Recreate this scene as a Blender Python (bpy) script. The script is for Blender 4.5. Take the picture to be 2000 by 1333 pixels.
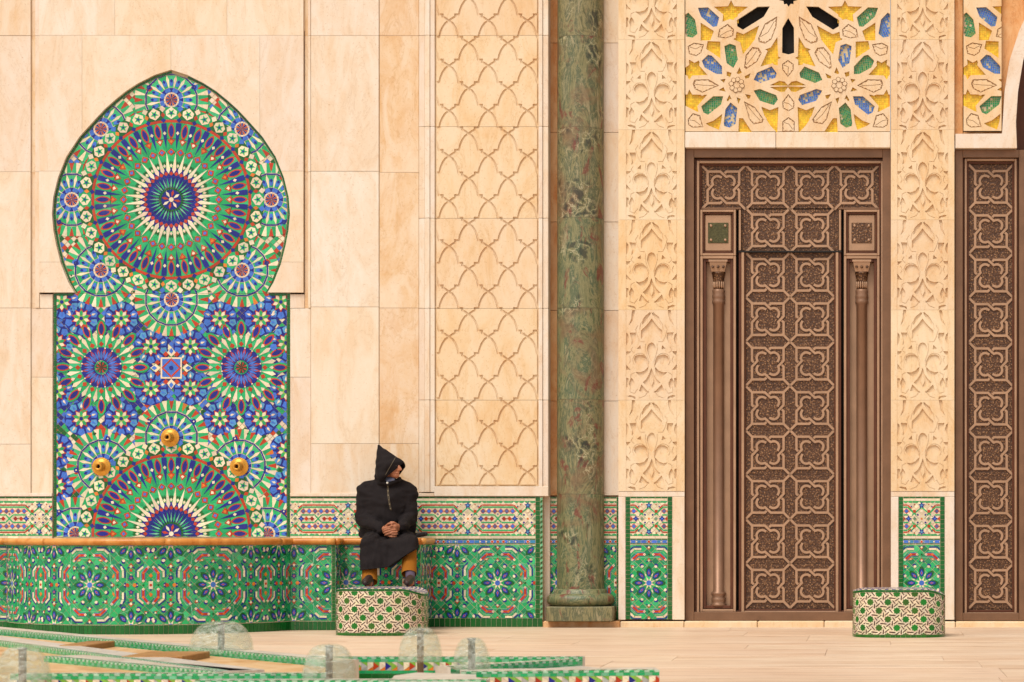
import bpy, bmesh, math, random
from math import sin, cos, pi, radians, sqrt, atan2, hypot
from mathutils import Vector, Matrix
from mathutils.geometry import delaunay_2d_cdt

rnd = random.Random(7)
for o in list(bpy.data.objects):
    bpy.data.objects.remove(o)
scene = bpy.context.scene
COL = scene.collection

# ------------------------------------------------------------------ camera, sky, sun, exposure
# the facade plane is Y = 0 and one metre on it is 220 photo pixels; the ground is Z = 0
S0, D0, CX, HZ, EYE = 220.0, 22.0, 1700.0, 1035.0, 0.864
CAMX = (CX - 1000) / S0
cam = bpy.data.cameras.new('camera')
camo = bpy.data.objects.new('camera', cam)
COL.objects.link(camo)
camo.location = (CAMX, -D0, EYE)
camo.rotation_euler = (radians(90), 0, 0)
cam.sensor_width = 36
cam.lens = 36 * D0 / (2000 / S0)
cam.shift_x = (1000 - CX) / 2000
cam.shift_y = (HZ - 666.5) / 2000
cam.clip_end = 3000
cam.dof.use_dof = True
cam.dof.focus_distance = D0 - 0.5
cam.dof.aperture_fstop = 8.0
scene.camera = camo

world = bpy.data.worlds.new('World')
scene.world = world
world.use_nodes = True
wn, wl = world.node_tree.nodes, world.node_tree.links
SUN_EL, SUN_AZ = radians(58), radians(-28)      # azimuth measured from the camera's side, to the left
sky = wn.new('ShaderNodeTexSky')
sky.sky_type = 'NISHITA'
sky.sun_disc = False
sky.sun_elevation = SUN_EL
sky.sun_rotation = pi + SUN_AZ * -1
sky.air_density = 1.0
sky.dust_density = 2.0
sky.ozone_density = 0.6
hsv = wn.new('ShaderNodeHueSaturation')          # overcast: the blue is mostly gone
hsv.inputs['Saturation'].default_value = 0.12
wl.new(sky.outputs[0], hsv.inputs['Color'])
wl.new(hsv.outputs[0], wn['Background'].inputs['Color'])
wn['Background'].inputs['Strength'].default_value = 0.105
sl = bpy.data.lights.new('sun', 'SUN')
sl.energy = 1.65
sl.angle = radians(28)
sl.color = (1.0, 0.95, 0.87)
so = bpy.data.objects.new('sun', sl)
COL.objects.link(so)
sd = Vector((sin(SUN_AZ) * cos(SUN_EL), -cos(SUN_AZ) * cos(SUN_EL), sin(SUN_EL)))
so.rotation_euler = sd.to_track_quat('Z', 'Y').to_euler()
so.location = sd * 30
vs = scene.view_settings
vs.view_transform = 'Standard'
vs.look = 'None'
vs.gamma = 1
vs.exposure = 0.64

# ------------------------------------------------------------------ helpers
def wx(px): return (px - 1000) / S0
def wz(py): return EYE + (HZ - py) / S0
def sc(Y): return S0 * D0 / (D0 + Y)
def W(px, py, Y):
    s = sc(Y)
    return Vector((CAMX + (px - CX) / s, Y, EYE + (HZ - py) / s))
def XA(px, Y): return CAMX + (px - CX) / sc(Y)
def G(px, py, z):
    d = S0 * D0 * (EYE - z) / (py - HZ)
    return Vector((CAMX + (px - CX) * d / (S0 * D0), d - D0, z))
def lin(r, g, b):
    f = lambda c: (c / 255 / 12.92) if c < 10.3 else ((c / 255 + 0.055) / 1.055) ** 2.4
    return (f(r), f(g), f(b))
K = 0.80
def alb(r, g, b, k=K): return tuple(min(0.85, c * k) for c in lin(r, g, b))

EMER = alb(36, 178, 104); MINT = alb(120, 200, 150); DKG = alb(22, 104, 40); NAVY = alb(26, 34, 140)
CORN = alb(72, 122, 218); RED = alb(200, 64, 22); CREAM = alb(250, 230, 196); ORNG = alb(236, 130, 44)
GRN2 = alb(62, 194, 124); PINK = alb(165, 95, 120); DARK = alb(70, 24, 16); YEL = alb(255, 196, 46, .95); FOREST = alb(16, 78, 34)
SKYB = alb(90, 160, 210); TEAL = alb(28, 150, 96); OLIVE = alb(140, 190, 70); GREY = alb(190, 190, 180)

def mat(name):
    m = bpy.data.materials.new(name)
    m.use_nodes = True
    nt = m.node_tree
    return m, nt.nodes, nt.links, nt.nodes['Principled BSDF']

def set_rgb(inp, c): inp.default_value = (c[0], c[1], c[2], 1)
def coords(n, l, rand=6.0):
    g = n.new('ShaderNodeNewGeometry'); oi = n.new('ShaderNodeObjectInfo')
    m = n.new('ShaderNodeVectorMath'); m.operation = 'MULTIPLY_ADD'
    c = n.new('ShaderNodeCombineXYZ')
    for i in range(3): l.new(oi.outputs['Random'], c.inputs[i])
    l.new(c.outputs[0], m.inputs[0]); m.inputs[1].default_value = (rand * 7, rand * 3, rand * 5)
    l.new(g.outputs['Position'], m.inputs[2])
    return m.outputs[0], oi.outputs['Random']
def noise(n, l, vec, scale, detail=4, rough=.55, dist=0, stretch=None):
    t = n.new('ShaderNodeTexNoise')
    t.inputs['Scale'].default_value = scale; t.inputs['Detail'].default_value = detail
    t.inputs['Roughness'].default_value = rough; t.inputs['Distortion'].default_value = dist
    if stretch:
        mp = n.new('ShaderNodeMapping'); mp.inputs['Scale'].default_value = stretch
        l.new(vec, mp.inputs['Vector']); vec = mp.outputs[0]
    l.new(vec, t.inputs['Vector'])
    return t.outputs['Fac']
def ramp(n, l, fac, stops):
    r = n.new('ShaderNodeValToRGB')
    e = r.color_ramp.elements
    while len(e) < len(stops): e.new(0.5)
    for el, (p, c) in zip(e, stops):
        el.position = p; el.color = (c[0], c[1], c[2], 1)
    l.new(fac, r.inputs['Fac'])
    return r.outputs['Color']
def mix(n, l, a, b, fac, mode='MIX'):
    m = n.new('ShaderNodeMix'); m.data_type = 'RGBA'; m.blend_type = mode
    if isinstance(fac, (int, float)): m.inputs[0].default_value = fac
    else: l.new(fac, m.inputs[0])
    for s, v in ((6, a), (7, b)):
        if isinstance(v, tuple): m.inputs[s].default_value = (v[0], v[1], v[2], 1)
        else: l.new(v, m.inputs[s])
    return m.outputs[2]
def bump(n, l, b, h, strength=.3, dist=.01):
    bp = n.new('ShaderNodeBump'); bp.inputs['Strength'].default_value = strength; bp.inputs['Distance'].default_value = dist
    l.new(h, bp.inputs['Height']); l.new(bp.outputs[0], b.inputs['Normal'])

def stone_mat(name, base, pale, warm, vein=.5, rough=.55, stretch=(1.1, 1, .6), spots=True, tones=None):
    m, n, l, b = mat(name)
    v, r = coords(n, l)
    f1 = noise(n, l, v, 2.2, 6, .6, 1.2, stretch)
    c = ramp(n, l, f1, [(.28, warm), (.45, base), (.62, pale), (.78, base)])
    f2 = noise(n, l, v, 6, 7, .68, 1.2, stretch)
    c2 = ramp(n, l, f2, [(.35, warm), (.5, base), (.7, pale)])
    c = mix(n, l, c, c2, vein)
    if spots:
        mp = n.new('ShaderNodeMapping'); mp.inputs['Rotation'].default_value = (0, radians(28), 0); mp.inputs['Scale'].default_value = (1.6, 1, .5)
        l.new(v, mp.inputs['Vector'])
        fv = noise(n, l, mp.outputs[0], 1.7, 7, .62, 1.6)
        c = mix(n, l, c, pale, ramp(n, l, fv, [(.50, (0, 0, 0)), (.62, (.8, .8, .8)), (.72, (.1, .1, .1))]))
        a1 = n.new('ShaderNodeMath'); a1.operation = 'SUBTRACT'; a1.inputs[1].default_value = .47; l.new(fv, a1.inputs[0])
        a2 = n.new('ShaderNodeMath'); a2.operation = 'ABSOLUTE'; l.new(a1.outputs[0], a2.inputs[0])
        c = mix(n, l, c, tuple(x * .86 for x in warm), ramp(n, l, a2.outputs[0], [(.0015, (.4, .4, .4)), (.010, (0, 0, 0))]))
    tint = ramp(n, l, r, tones or [(0, (1, 1, 1)), (.22, (.96, .87, .78)), (.45, (1.0, .99, .98)), (.62, (.95, .89, .88)), (.8, (1, .97, .93)), (1, (.99, .91, .79))])
    c = mix(n, l, c, tint, .8, 'MULTIPLY')
    fs = noise(n, l, v, 60, 3, .7)
    if spots:
        sp = ramp(n, l, fs, [(.30, (.72, .55, .40)), (.40, (1, 1, 1))])
        c = mix(n, l, c, sp, .55, 'MULTIPLY')
        st = ramp(n, l, noise(n, l, v, 1.1, 5, .7, .5, (3.0, 1, .45)), [(.54, (1, 1, 1)), (.74, (.96, .84, .68))])
        c = mix(n, l, c, st, .8, 'MULTIPLY')
    l.new(c, b.inputs['Base Color'])
    b.inputs['Roughness'].default_value = rough
    b.inputs['Specular IOR Level'].default_value = .3
    bump(n, l, b, fs, .25, .004)
    return m

M = {}
M['stone'] = stone_mat('travertine', alb(245, 225, 199), alb(250, 238, 221), alb(240, 210, 174))
M['stone2'] = stone_mat('carved_limestone', alb(246, 216, 172), alb(250, 228, 194), alb(239, 196, 140), .35)
M['honey'] = stone_mat('honey_marble', alb(230, 166, 104), alb(244, 200, 150), alb(206, 126, 62), .5)
M['stone_w'] = stone_mat('stained_travertine', alb(243, 212, 172), alb(249, 230, 204), alb(230, 182, 126), .5)
M['white_stone'] = stone_mat('pale_marble', alb(245, 226, 202), alb(250, 238, 222), alb(238, 206, 170), .4)
M['floor'] = stone_mat('floor_marble', alb(238, 206, 174), alb(247, 226, 202), alb(196, 156, 124), .6, .45, (.2, 1.3, 1), False, [(0, (1, 1, 1)), (.2, (.92, .87, .83)), (.4, (1, .98, .95)), (.6, (.95, .90, .88)), (.8, (1, .95, .90)), (1, (.90, .86, .84))])
M['greystone'] = stone_mat('grey_rim_marble', alb(206, 196, 180), alb(224, 214, 200), alb(184, 170, 150), .5, .4)
M['ochre'] = stone_mat('ochre_stone', alb(216, 170, 112), alb(232, 200, 156), alb(176, 118, 52), .5)

def zellige():
    m, n, l, b = mat('glazed_tile')
    a = n.new('ShaderNodeAttribute'); a.attribute_name = 'col'
    g = n.new('ShaderNodeNewGeometry')
    f = noise(n, l, g.outputs['Position'], 55, 3, .6)
    c = mix(n, l, a.outputs['Color'], ramp(n, l, f, [(.25, (.72, .72, .72)), (.6, (1.08, 1.08, 1.08))]), .7, 'MULTIPLY')
    w = ramp(n, l, noise(n, l, g.outputs['Position'], 2.3, 5, .7), [(.58, (0, 0, 0)), (.8, (.16, .16, .16))])
    c = mix(n, l, c, (.50, .45, .36), w)
    l.new(c, b.inputs['Base Color'])
    b.inputs['Roughness'].default_value = .2
    b.inputs['Specular IOR Level'].default_value = .42
    bump(n, l, b, f, .12, .003)
    return m
M['tile'] = zellige()

def simple(name, c, rough=.5, metal=0, var=.25, scale=12, bstr=.2, spec=.4):
    m, n, l, b = mat(name)
    v, r = coords(n, l)
    f = noise(n, l, v, scale, 5, .6)
    lo = tuple(x * (1 - var) for x in c); hi = tuple(min(.9, x * (1 + var)) for x in c)
    l.new(ramp(n, l, f, [(.3, lo), (.7, hi)]), b.inputs['Base Color'])
    b.inputs['Roughness'].default_value = rough; b.inputs['Metallic'].default_value = metal
    b.inputs['Specular IOR Level'].default_value = spec
    bump(n, l, b, f, bstr, .004)
    return m
M['grout'] = simple('grout', alb(214, 196, 160), .8, 0, .15, 30)
M['onyx'] = stone_mat('orange_onyx', alb(214, 138, 58), alb(236, 172, 92), alb(184, 98, 30), .5, .3)
M['bronze_l'] = simple('bronze_polished', alb(188, 148, 116), .42, .3, .12, 5, .1)
M['bronze_m'] = simple('bronze_brown', alb(136, 100, 74), .42, .35, .15, 5, .1)
M['bronze_r'] = simple('bronze_red_brown', alb(100, 56, 34), .46, .25, .18, 5, .1)
M['bronze_c'] = simple('bronze_column', alb(150, 112, 86), .42, .35, .12, 5, .1)
M['gap'] = simple('dark_gap', (.012, .009, .007), .8)
M['brass'] = simple('brass', alb(226, 160, 60), .38, .55, .2, 20)
M['steel'] = simple('steel', (.30, .28, .26), .4, .7, .1, 12)
M['yellow'] = M['tile']

def ornament():
    m, n, l, b = mat('bronze_arabesque')
    g = n.new('ShaderNodeNewGeometry')
    vo = n.new('ShaderNodeTexVoronoi'); vo.feature = 'DISTANCE_TO_EDGE'; vo.inputs['Scale'].default_value = 40
    mp = n.new('ShaderNodeMapping'); mp.inputs['Scale'].default_value = (1, .2, 1)
    l.new(g.outputs['Position'], mp.inputs[0]); l.new(mp.outputs[0], vo.inputs['Vector'])
    v2 = n.new('ShaderNodeTexVoronoi'); v2.feature = 'F1'; v2.inputs['Scale'].default_value = 62
    l.new(mp.outputs[0], v2.inputs['Vector'])
    c = ramp(n, l, v2.outputs['Distance'], [(.12, alb(196, 148, 102)), (.32, alb(122, 82, 50)), (.6, alb(90, 58, 35))])
    c2 = ramp(n, l, vo.outputs['Distance'], [(.02, (.55, .55, .55)), (.12, (1, 1, 1))])
    c = mix(n, l, c, c2, .8, 'MULTIPLY')
    l.new(c, b.inputs['Base Color'])
    b.inputs['Roughness'].default_value = .5; b.inputs['Metallic'].default_value = .25
    inv = n.new('ShaderNodeMath'); inv.operation = 'SUBTRACT'; inv.inputs[0].default_value = 1
    l.new(v2.outputs['Distance'], inv.inputs[1])
    bump(n, l, b, inv.outputs[0], .7, .006)
    return m
M['ornament'] = ornament()
M['verdigris'] = simple('verdigris_bronze', alb(84, 80, 46), .6, .25, .4, 70, .8)

def marble_green():
    m, n, l, b = mat('green_serpentine')
    v, r = coords(n, l, 3)
    f1 = noise(n, l, v, 4.2, 12, .72, 2.2, (1.5, 1.5, .5))
    ca = ramp(n, l, f1, [(.26, alb(26, 38, 26)), (.38, alb(76, 92, 54)), (.46, alb(146, 140, 96)), (.53, alb(66, 90, 60)), (.62, alb(164, 156, 116)), (.76, alb(44, 64, 44))])
    cb = ramp(n, l, f1, [(.26, alb(48, 40, 28)), (.38, alb(110, 98, 58)), (.46, alb(156, 140, 96)), (.53, alb(92, 88, 56)), (.62, alb(168, 150, 110)), (.76, alb(70, 64, 42))])
    c = mix(n, l, ca, cb, ramp(n, l, r, [(.2, (.05, .05, .05)), (.9, (.6, .6, .6))]))
    f2 = noise(n, l, v, 1.9, 6, .65, 1.4)
    c = mix(n, l, c, ramp(n, l, noise(n, l, v, 12, 8, .7, 1.5), [(.3, alb(104, 66, 42)), (.7, alb(148, 116, 80))]),
            ramp(n, l, f2, [(.52, (0, 0, 0)), (.64, (.7, .7, .7))]))
    f3 = noise(n, l, v, 4.5, 8, .65, 1.8, (1, 1, .6))
    c = mix(n, l, c, alb(122, 56, 42), ramp(n, l, f3, [(.57, (0, 0, 0)), (.64, (.85, .85, .85))]))
    # angular dark crystals edged with pale calcite in patches
    vo = n.new('ShaderNodeTexVoronoi'); vo.feature = 'DISTANCE_TO_EDGE'; vo.inputs['Scale'].default_value = 9
    wv = n.new('ShaderNodeTexNoise'); wv.inputs['Scale'].default_value = 6; wv.inputs['Detail'].default_value = 4
    l.new(v, wv.inputs['Vector'])
    ma = n.new('ShaderNodeVectorMath'); ma.operation = 'MULTIPLY_ADD'; ma.inputs[1].default_value = (.30, .30, .30)
    l.new(wv.outputs['Color'], ma.inputs[0]); l.new(v, ma.inputs[2])
    l.new(ma.outputs[0], vo.inputs['Vector'])
    patch = ramp(n, l, noise(n, l, v, 2.6, 3, .5), [(.56, (0, 0, 0)), (.64, (1, 1, 1))])
    edge = ramp(n, l, vo.outputs['Distance'], [(.010, (1, 1, 1)), (.035, (0, 0, 0))])
    inside = ramp(n, l, vo.outputs['Distance'], [(.10, (0, 0, 0)), (.22, (.75, .75, .75))])
    c = mix(n, l, c, alb(26, 32, 26), mix(n, l, patch, inside, 1.0, 'MULTIPLY'))
    c = mix(n, l, c, alb(216, 204, 164), mix(n, l, mix(n, l, patch, edge, 1.0, 'MULTIPLY'), (.55, .55, .55), 1.0, 'MULTIPLY'))
    # thin pale veins
    f4 = noise(n, l, v, 2.6, 7, .6, 3.0)
    ab = n.new('ShaderNodeMath'); ab.operation = 'SUBTRACT'; ab.inputs[1].default_value = .5; l.new(f4, ab.inputs[0])
    ab2 = n.new('ShaderNodeMath'); ab2.operation = 'ABSOLUTE'; l.new(ab.outputs[0], ab2.inputs[0])
    c = mix(n, l, c, alb(170, 160, 118), ramp(n, l, ab2.outputs[0], [(.003, (.35, .35, .35)), (.012, (0, 0, 0))]))
    l.new(c, b.inputs['Base Color'])
    b.inputs['Roughness'].default_value = .48
    bump(n, l, b, f1, .08, .004)
    return m
M['serp'] = marble_green()

def glass():
    m, n, l, b = mat('wavy_glass')
    v, r = coords(n, l, 2)
    f = noise(n, l, v, 13, 5, .65, 1.6, (1, 1, 2.4))
    b.inputs['Base Color'].default_value = (.72, .74, .64, 1)
    b.inputs['Roughness'].default_value = .08
    b.inputs['Transmission Weight'].default_value = .25
    bump(n, l, b, f, .8, .012)
    tr = n.new('ShaderNodeBsdfTransparent'); tr.inputs[0].default_value = (.96, .98, .95, 1)
    ms = n.new('ShaderNodeMixShader')
    l.new(ramp(n, l, f, [(.36, (.06, .06, .06)), (.50, (.12, .12, .12)), (.58, (.38, .38, .38)), (.66, (.10, .10, .10))]), ms.inputs[0])
    l.new(tr.outputs[0], ms.inputs[1]); l.new(b.outputs[0], ms.inputs[2])
    l.new(ms.outputs[0], n['Material Output'].inputs['Surface'])
    return m
M['glass'] = glass()

# ---- mesh / object makers
def mesh_obj(name, verts, faces, material, parent=None, smooth=False, cols=None):
    me = bpy.data.meshes.new(name)
    me.from_pydata([tuple(v) for v in verts], [], faces)
    if cols is not None:
        at = me.attributes.new('col', 'FLOAT_COLOR', 'POINT')
        flat = []
        for c in cols: flat += [c[0], c[1], c[2], 1.0]
        at.data.foreach_set('color', flat)
    if smooth:
        me.polygons.foreach_set('use_smooth', [True] * len(me.polygons))
    me.materials.append(material)
    o = bpy.data.objects.new(name, me)
    COL.objects.link(o)
    if parent: o.parent = parent
    return o
def tag(o, label=None, cat=None, group=None, kind=None):
    if label: o['label'] = label
    if cat: o['category'] = cat
    if group: o['group'] = group
    if kind: o['kind'] = kind
    return o
def thing(name, label, cat, group=None):
    o = bpy.data.objects.new(name, None)
    o.empty_display_size = .2
    COL.objects.link(o)
    return tag(o, label, cat, group)
def fix_normals(o):
    bm = bmesh.new(); bm.from_mesh(o.data)
    bmesh.ops.recalc_face_normals(bm, faces=bm.faces)
    bm.to_mesh(o.data); bm.free()
def box(name, x0, x1, y0, y1, z0, z1, material, parent=None, bev=.004):
    bm = bmesh.new()
    bmesh.ops.create_cube(bm, size=1)
    for v in bm.verts:
        v.co = Vector((x0 if v.co.x < 0 else x1, y0 if v.co.y < 0 else y1, z0 if v.co.z < 0 else z1))
    if bev:
        bmesh.ops.bevel(bm, geom=list(bm.edges), offset=bev, segments=1, affect='EDGES', clamp_overlap=True)
    me = bpy.data.meshes.new(name); bm.to_mesh(me); bm.free()
    me.materials.append(material)
    o = bpy.data.objects.new(name, me); COL.objects.link(o)
    if parent: o.parent = parent
    return o
def pbox(name, u0, u1, v0, v1, y0, y1, material, parent=None, bev=.004):
    """a box given by facade pixels; y0 (front) < y1 (back)"""
    return box(name, wx(u0), wx(u1), y0, y1, wz(v1), wz(v0), material, parent, bev)
def lathe(name, prof, centre, material, parent=None, seg=32, axis='Z', caps=True):
    vs_, fs = [], []
    for (r, h) in prof:
        for k in range(seg):
            a = 2 * pi * k / seg
            if axis == 'Z': vs_.append((centre[0] + r * cos(a), centre[1] + r * sin(a), centre[2] + h))
            else: vs_.append((centre[0] + r * cos(a), centre[1] - h, centre[2] + r * sin(a)))
    for i in range(len(prof) - 1):
        for k in range(seg):
            k2 = (k + 1) % seg
            fs.append((i * seg + k, i * seg + k2, (i + 1) * seg + k2, (i + 1) * seg + k))
    if caps:
        fs.append(tuple(range(seg))[::-1]); fs.append(tuple((len(prof) - 1) * seg + k for k in range(seg)))
    o = mesh_obj(name, vs_, fs, material, parent, True)
    if caps: o.data.polygons[-1].use_smooth = False; o.data.polygons[-2].use_smooth = False
    fix_normals(o)
    return o

# ---- 2D polygons
def area(p):
    return .5 * sum(p[i][0] * p[(i + 1) % len(p)][1] - p[(i + 1) % len(p)][0] * p[i][1] for i in range(len(p)))
def clip_convex(poly, clip):
    """Sutherland-Hodgman: poly against a convex polygon"""
    if area(clip) < 0: clip = clip[::-1]
    out = list(poly)
    for i in range(len(clip)):
        ax, ay = clip[i]; bx_, by_ = clip[(i + 1) % len(clip)]
        side = lambda p: (bx_ - ax) * (p[1] - ay) - (by_ - ay) * (p[0] - ax)
        ins = [side(p) for p in out]
        if all(s >= 0 for s in ins): continue
        if all(s < 0 for s in ins): return []
        new = []
        for j in range(len(out)):
            p, q, sp, sq = out[j], out[(j + 1) % len(out)], ins[j], ins[(j + 1) % len(out)]
            if sp >= 0: new.append(p)
            if (sp >= 0) != (sq >= 0):
                t = sp / (sp - sq)
                new.append((p[0] + t * (q[0] - p[0]), p[1] + t * (q[1] - p[1])))
        out = new
        if len(out) < 3: return []
    return out
def inset(p, g):
    if area(p) < 0: p = p[::-1]
    n = len(p); q = []
    for i in range(n):
        a, b, c = p[i - 1], p[i], p[(i + 1) % n]
        e1 = (b[0] - a[0], b[1] - a[1]); e2 = (c[0] - b[0], c[1] - b[1])
        l1 = hypot(*e1) or 1e-6; l2 = hypot(*e2) or 1e-6
        n1 = (-e1[1] / l1, e1[0] / l1); n2 = (-e2[1] / l2, e2[0] / l2)
        bx_, by_ = n1[0] + n2[0], n1[1] + n2[1]
        d = bx_ * n1[0] + by_ * n1[1]
        k = g / max(d, .45)
        q.append((b[0] + bx_ * k, b[1] + by_ * k))
    if area(q) < .35 * area(p):
        cx_ = sum(v[0] for v in p) / n; cy_ = sum(v[1] for v in p) / n
        q = [(cx_ + (v[0] - cx_) * .8, cy_ + (v[1] - cy_) * .8) for v in p]
    return q
def stroke(pts, w, closed=False):
    """quads along a polyline, mitred"""
    n = len(pts); L, R = [], []
    for i in range(n):
        a = pts[i - 1] if (i > 0 or closed) else None
        c = pts[(i + 1) % n] if (i < n - 1 or closed) else None
        b = pts[i]; ns = []
        for (p, q) in ((a, b), (b, c)):
            if p is None or q is None: continue
            d = (q[0] - p[0], q[1] - p[1]); l_ = hypot(*d) or 1e-6
            ns.append((-d[1] / l_, d[0] / l_))
        m = (sum(x[0] for x in ns), sum(x[1] for x in ns))
        d = m[0] * ns[0][0] + m[1] * ns[0][1]
        k = w / 2 / max(d, .4)
        L.append((b[0] + m[0] * k, b[1] + m[1] * k)); R.append((b[0] - m[0] * k, b[1] - m[1] * k))
    return [[L[i], L[(i + 1) % n], R[(i + 1) % n], R[i]] for i in range(n if closed else n - 1)]
def stroke_poly(pts, w):
    qs = stroke(pts, w)
    return [q[0] for q in qs] + [qs[-1][1], qs[-1][2]] + [q[3] for q in qs[::-1]]
def arc(cx_, cy_, r, a0, a1, n=8):
    return [(cx_ + r * cos(radians(a0 + (a1 - a0) * i / n)), cy_ + r * sin(radians(a0 + (a1 - a0) * i / n))) for i in range(n + 1)]
def in_poly(p, poly):
    c = False; j = len(poly) - 1
    for i in range(len(poly)):
        if (poly[i][1] > p[1]) != (poly[j][1] > p[1]) and p[0] < (poly[j][0] - poly[i][0]) * (p[1] - poly[i][1]) / (poly[j][1] - poly[i][1]) + poly[i][0]:
            c = not c
        j = i
    return c

def plane_map(Y):
    return lambda u, v, h: (wx(u), Y - h, wz(v))

def relief(name, outer, shapes, top, material, mapping, parent=None, base=0.0, skip_base=False):
    """board with raised or sunk shapes: shapes = [(polygon, level or None for a hole)], later ones win"""
    vc, faces = [], []
    for p in [outer] + [s[0] for s in shapes]:
        if area(p) < 0: p = p[::-1]
        i0 = len(vc); vc += [Vector(q) for q in p]
        faces.append(list(range(i0, i0 + len(p))))
    ov, oe, of, _, _, orig = delaunay_2d_cdt(vc, [], faces, 1, 1e-4, True)
    lev = []
    for i, f in enumerate(of):
        ids = orig[i]
        if 0 not in ids: lev.append('out'); continue
        s = max(ids)
        lev.append(top if s == 0 else shapes[s - 1][1])
        if s == 0 and skip_base: lev[-1] = None
    V, F, idx = [], [], {}
    def vid(i, h):
        k = (i, round(h, 6))
        if k not in idx:
            idx[k] = len(V); V.append(mapping(ov[i].x, ov[i].y, h))
        return idx[k]
    ed = {}
    for i, f in enumerate(of):
        if lev[i] == 'out': continue
        for j in range(len(f)):
            a, b = f[j], f[(j + 1) % len(f)]
            ed.setdefault((min(a, b), max(a, b)), []).append(lev[i])
        if lev[i] is None: continue
        F.append(tuple(vid(k, lev[i]) for k in f))
    for (a, b), ls in ed.items():
        l1 = ls[0] if ls[0] is not None else base
        l2 = (ls[1] if ls[1] is not None else base) if len(ls) > 1 else base
        if all(x is None for x in ls): continue
        if abs(l1 - l2) > 1e-6:
            F.append((vid(a, l1), vid(b, l1), vid(b, l2), vid(a, l2)))
    o = mesh_obj(name, V, F, material, parent)
    return o

class Mosaic:
    """collects tiles (flat polygon, colour, layer) and builds the largest ones as parts, the rest as one part"""
    def __init__(s): s.items = []
    def add(s, tiles, mapping, unit, clip=None, gap=.55, thick=.003, step=.0011):
        """unit = metres per pattern pixel"""
        for (p, c, ly) in tiles:
            if clip is not None:
                p = clip_convex(p, clip)
                if len(p) < 3: continue
            if abs(area(p)) < 1.2: continue
            q = inset(p, gap)
            a = abs(area(q))
            if a < .6: continue
            cu = sum(v[0] for v in q) / len(q); cv = sum(v[1] for v in q) / len(q)
            ext = max(max(abs(v[0] - cu), abs(v[1] - cv)) for v in q) * unit
            lim = min(.014, .0005 / ext)
            tx, ty = [max(-lim, min(lim, rnd.gauss(0, .010))) * unit for _ in (0, 1)]
            h0 = thick + ly * step
            s.items.append((a * unit * unit, [mapping(u, v, h0 + (u - cu) * tx + (v - cv) * ty) for u, v in q],
                            [mapping(u, v, 0) for u, v in q], c))
    def build(s, parent, most=300, name='tile', rest='small_tile_field'):
        s.items.sort(key=lambda t: -t[0])
        def shade(c):
            k = rnd.uniform(.80, 1.10)
            return tuple(min(.88, x * k * rnd.uniform(.94, 1.06)) for x in c)
        for it in s.items[:most]:
            n = len(it[1])
            f = [tuple(range(n))] + [(i, (i + 1) % n, n + (i + 1) % n, n + i) for i in range(n)]
            mesh_obj(name, it[1] + it[2], f, M['tile'], parent, False, [shade(it[3])] * (2 * n))
        V, F, C = [], [], []
        for it in s.items[most:]:
            n = len(it[1]); b = len(V)
            V += it[1] + it[2]; C += [shade(it[3])] * (2 * n)
            F.append(tuple(range(b, b + n)))
            F += [(b + i, b + (i + 1) % n, b + n + (i + 1) % n, b + n + i) for i in range(n)]
        if V:
            o = mesh_obj(rest, V, F, M['tile'], parent, False, C)
            o['kind'] = 'stuff'

# ---- pattern pieces in pattern pixels (x right, y down); angle 0 points up
def pol(c, r, a): return (c[0] + r * sin(a), c[1] - r * cos(a))
def kite(c, a, r0, rm, r1, hw):
    d = (cos(a) * hw, sin(a) * hw); m = pol(c, rm, a)
    return [pol(c, r0, a), (m[0] + d[0], m[1] + d[1]), pol(c, r1, a), (m[0] - d[0], m[1] - d[1])]
def wedge(c, a, r0, r1, w0, w1):
    d = (cos(a), sin(a)); p, q = pol(c, r0, a), pol(c, r1, a)
    return [(p[0] - d[0] * w0, p[1] - d[1] * w0), (p[0] + d[0] * w0, p[1] + d[1] * w0),
            (q[0] + d[0] * w1, q[1] + d[1] * w1), (q[0] - d[0] * w1, q[1] - d[1] * w1)]
def pod(c, a, r0, r1, hw, n=10):
    m, h = (r0 + r1) / 2, (r1 - r0) / 2; out = []
    for i in range(n):
        t = 2 * pi * i / n
        y = cos(t); x = sin(t) * (1 - .25 * y * y)
        p = pol(c, m + h * y, a)
        out.append((p[0] + cos(a) * hw * x, p[1] + sin(a) * hw * x))
    return out
def sector(c, a0, a1, r0, r1): return [pol(c, r0, a0), pol(c, r0, a1), pol(c, r1, a1), pol(c, r1, a0)]
def ngon(c, r, n, a0=0): return [pol(c, r, a0 + 2 * pi * i / n) for i in range(n)]
def star(c, r1, r0, n, a0=0): return [pol(c, r1 if i % 2 == 0 else r0, a0 + pi * i / n) for i in range(2 * n)]
def diamond_fill(x0, x1, y0, y1, s, pick, layer=0):
    t = []; j = 0; y = y0
    while y < y1 + s:
        x = x0 + (s if j % 2 else 0)
        while x < x1 + s:
            t.append(([(x, y - s), (x + s, y), (x, y + s), (x - s, y)], pick(x, y), layer)); x += 2 * s
        y += s; j += 1
    return t

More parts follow.
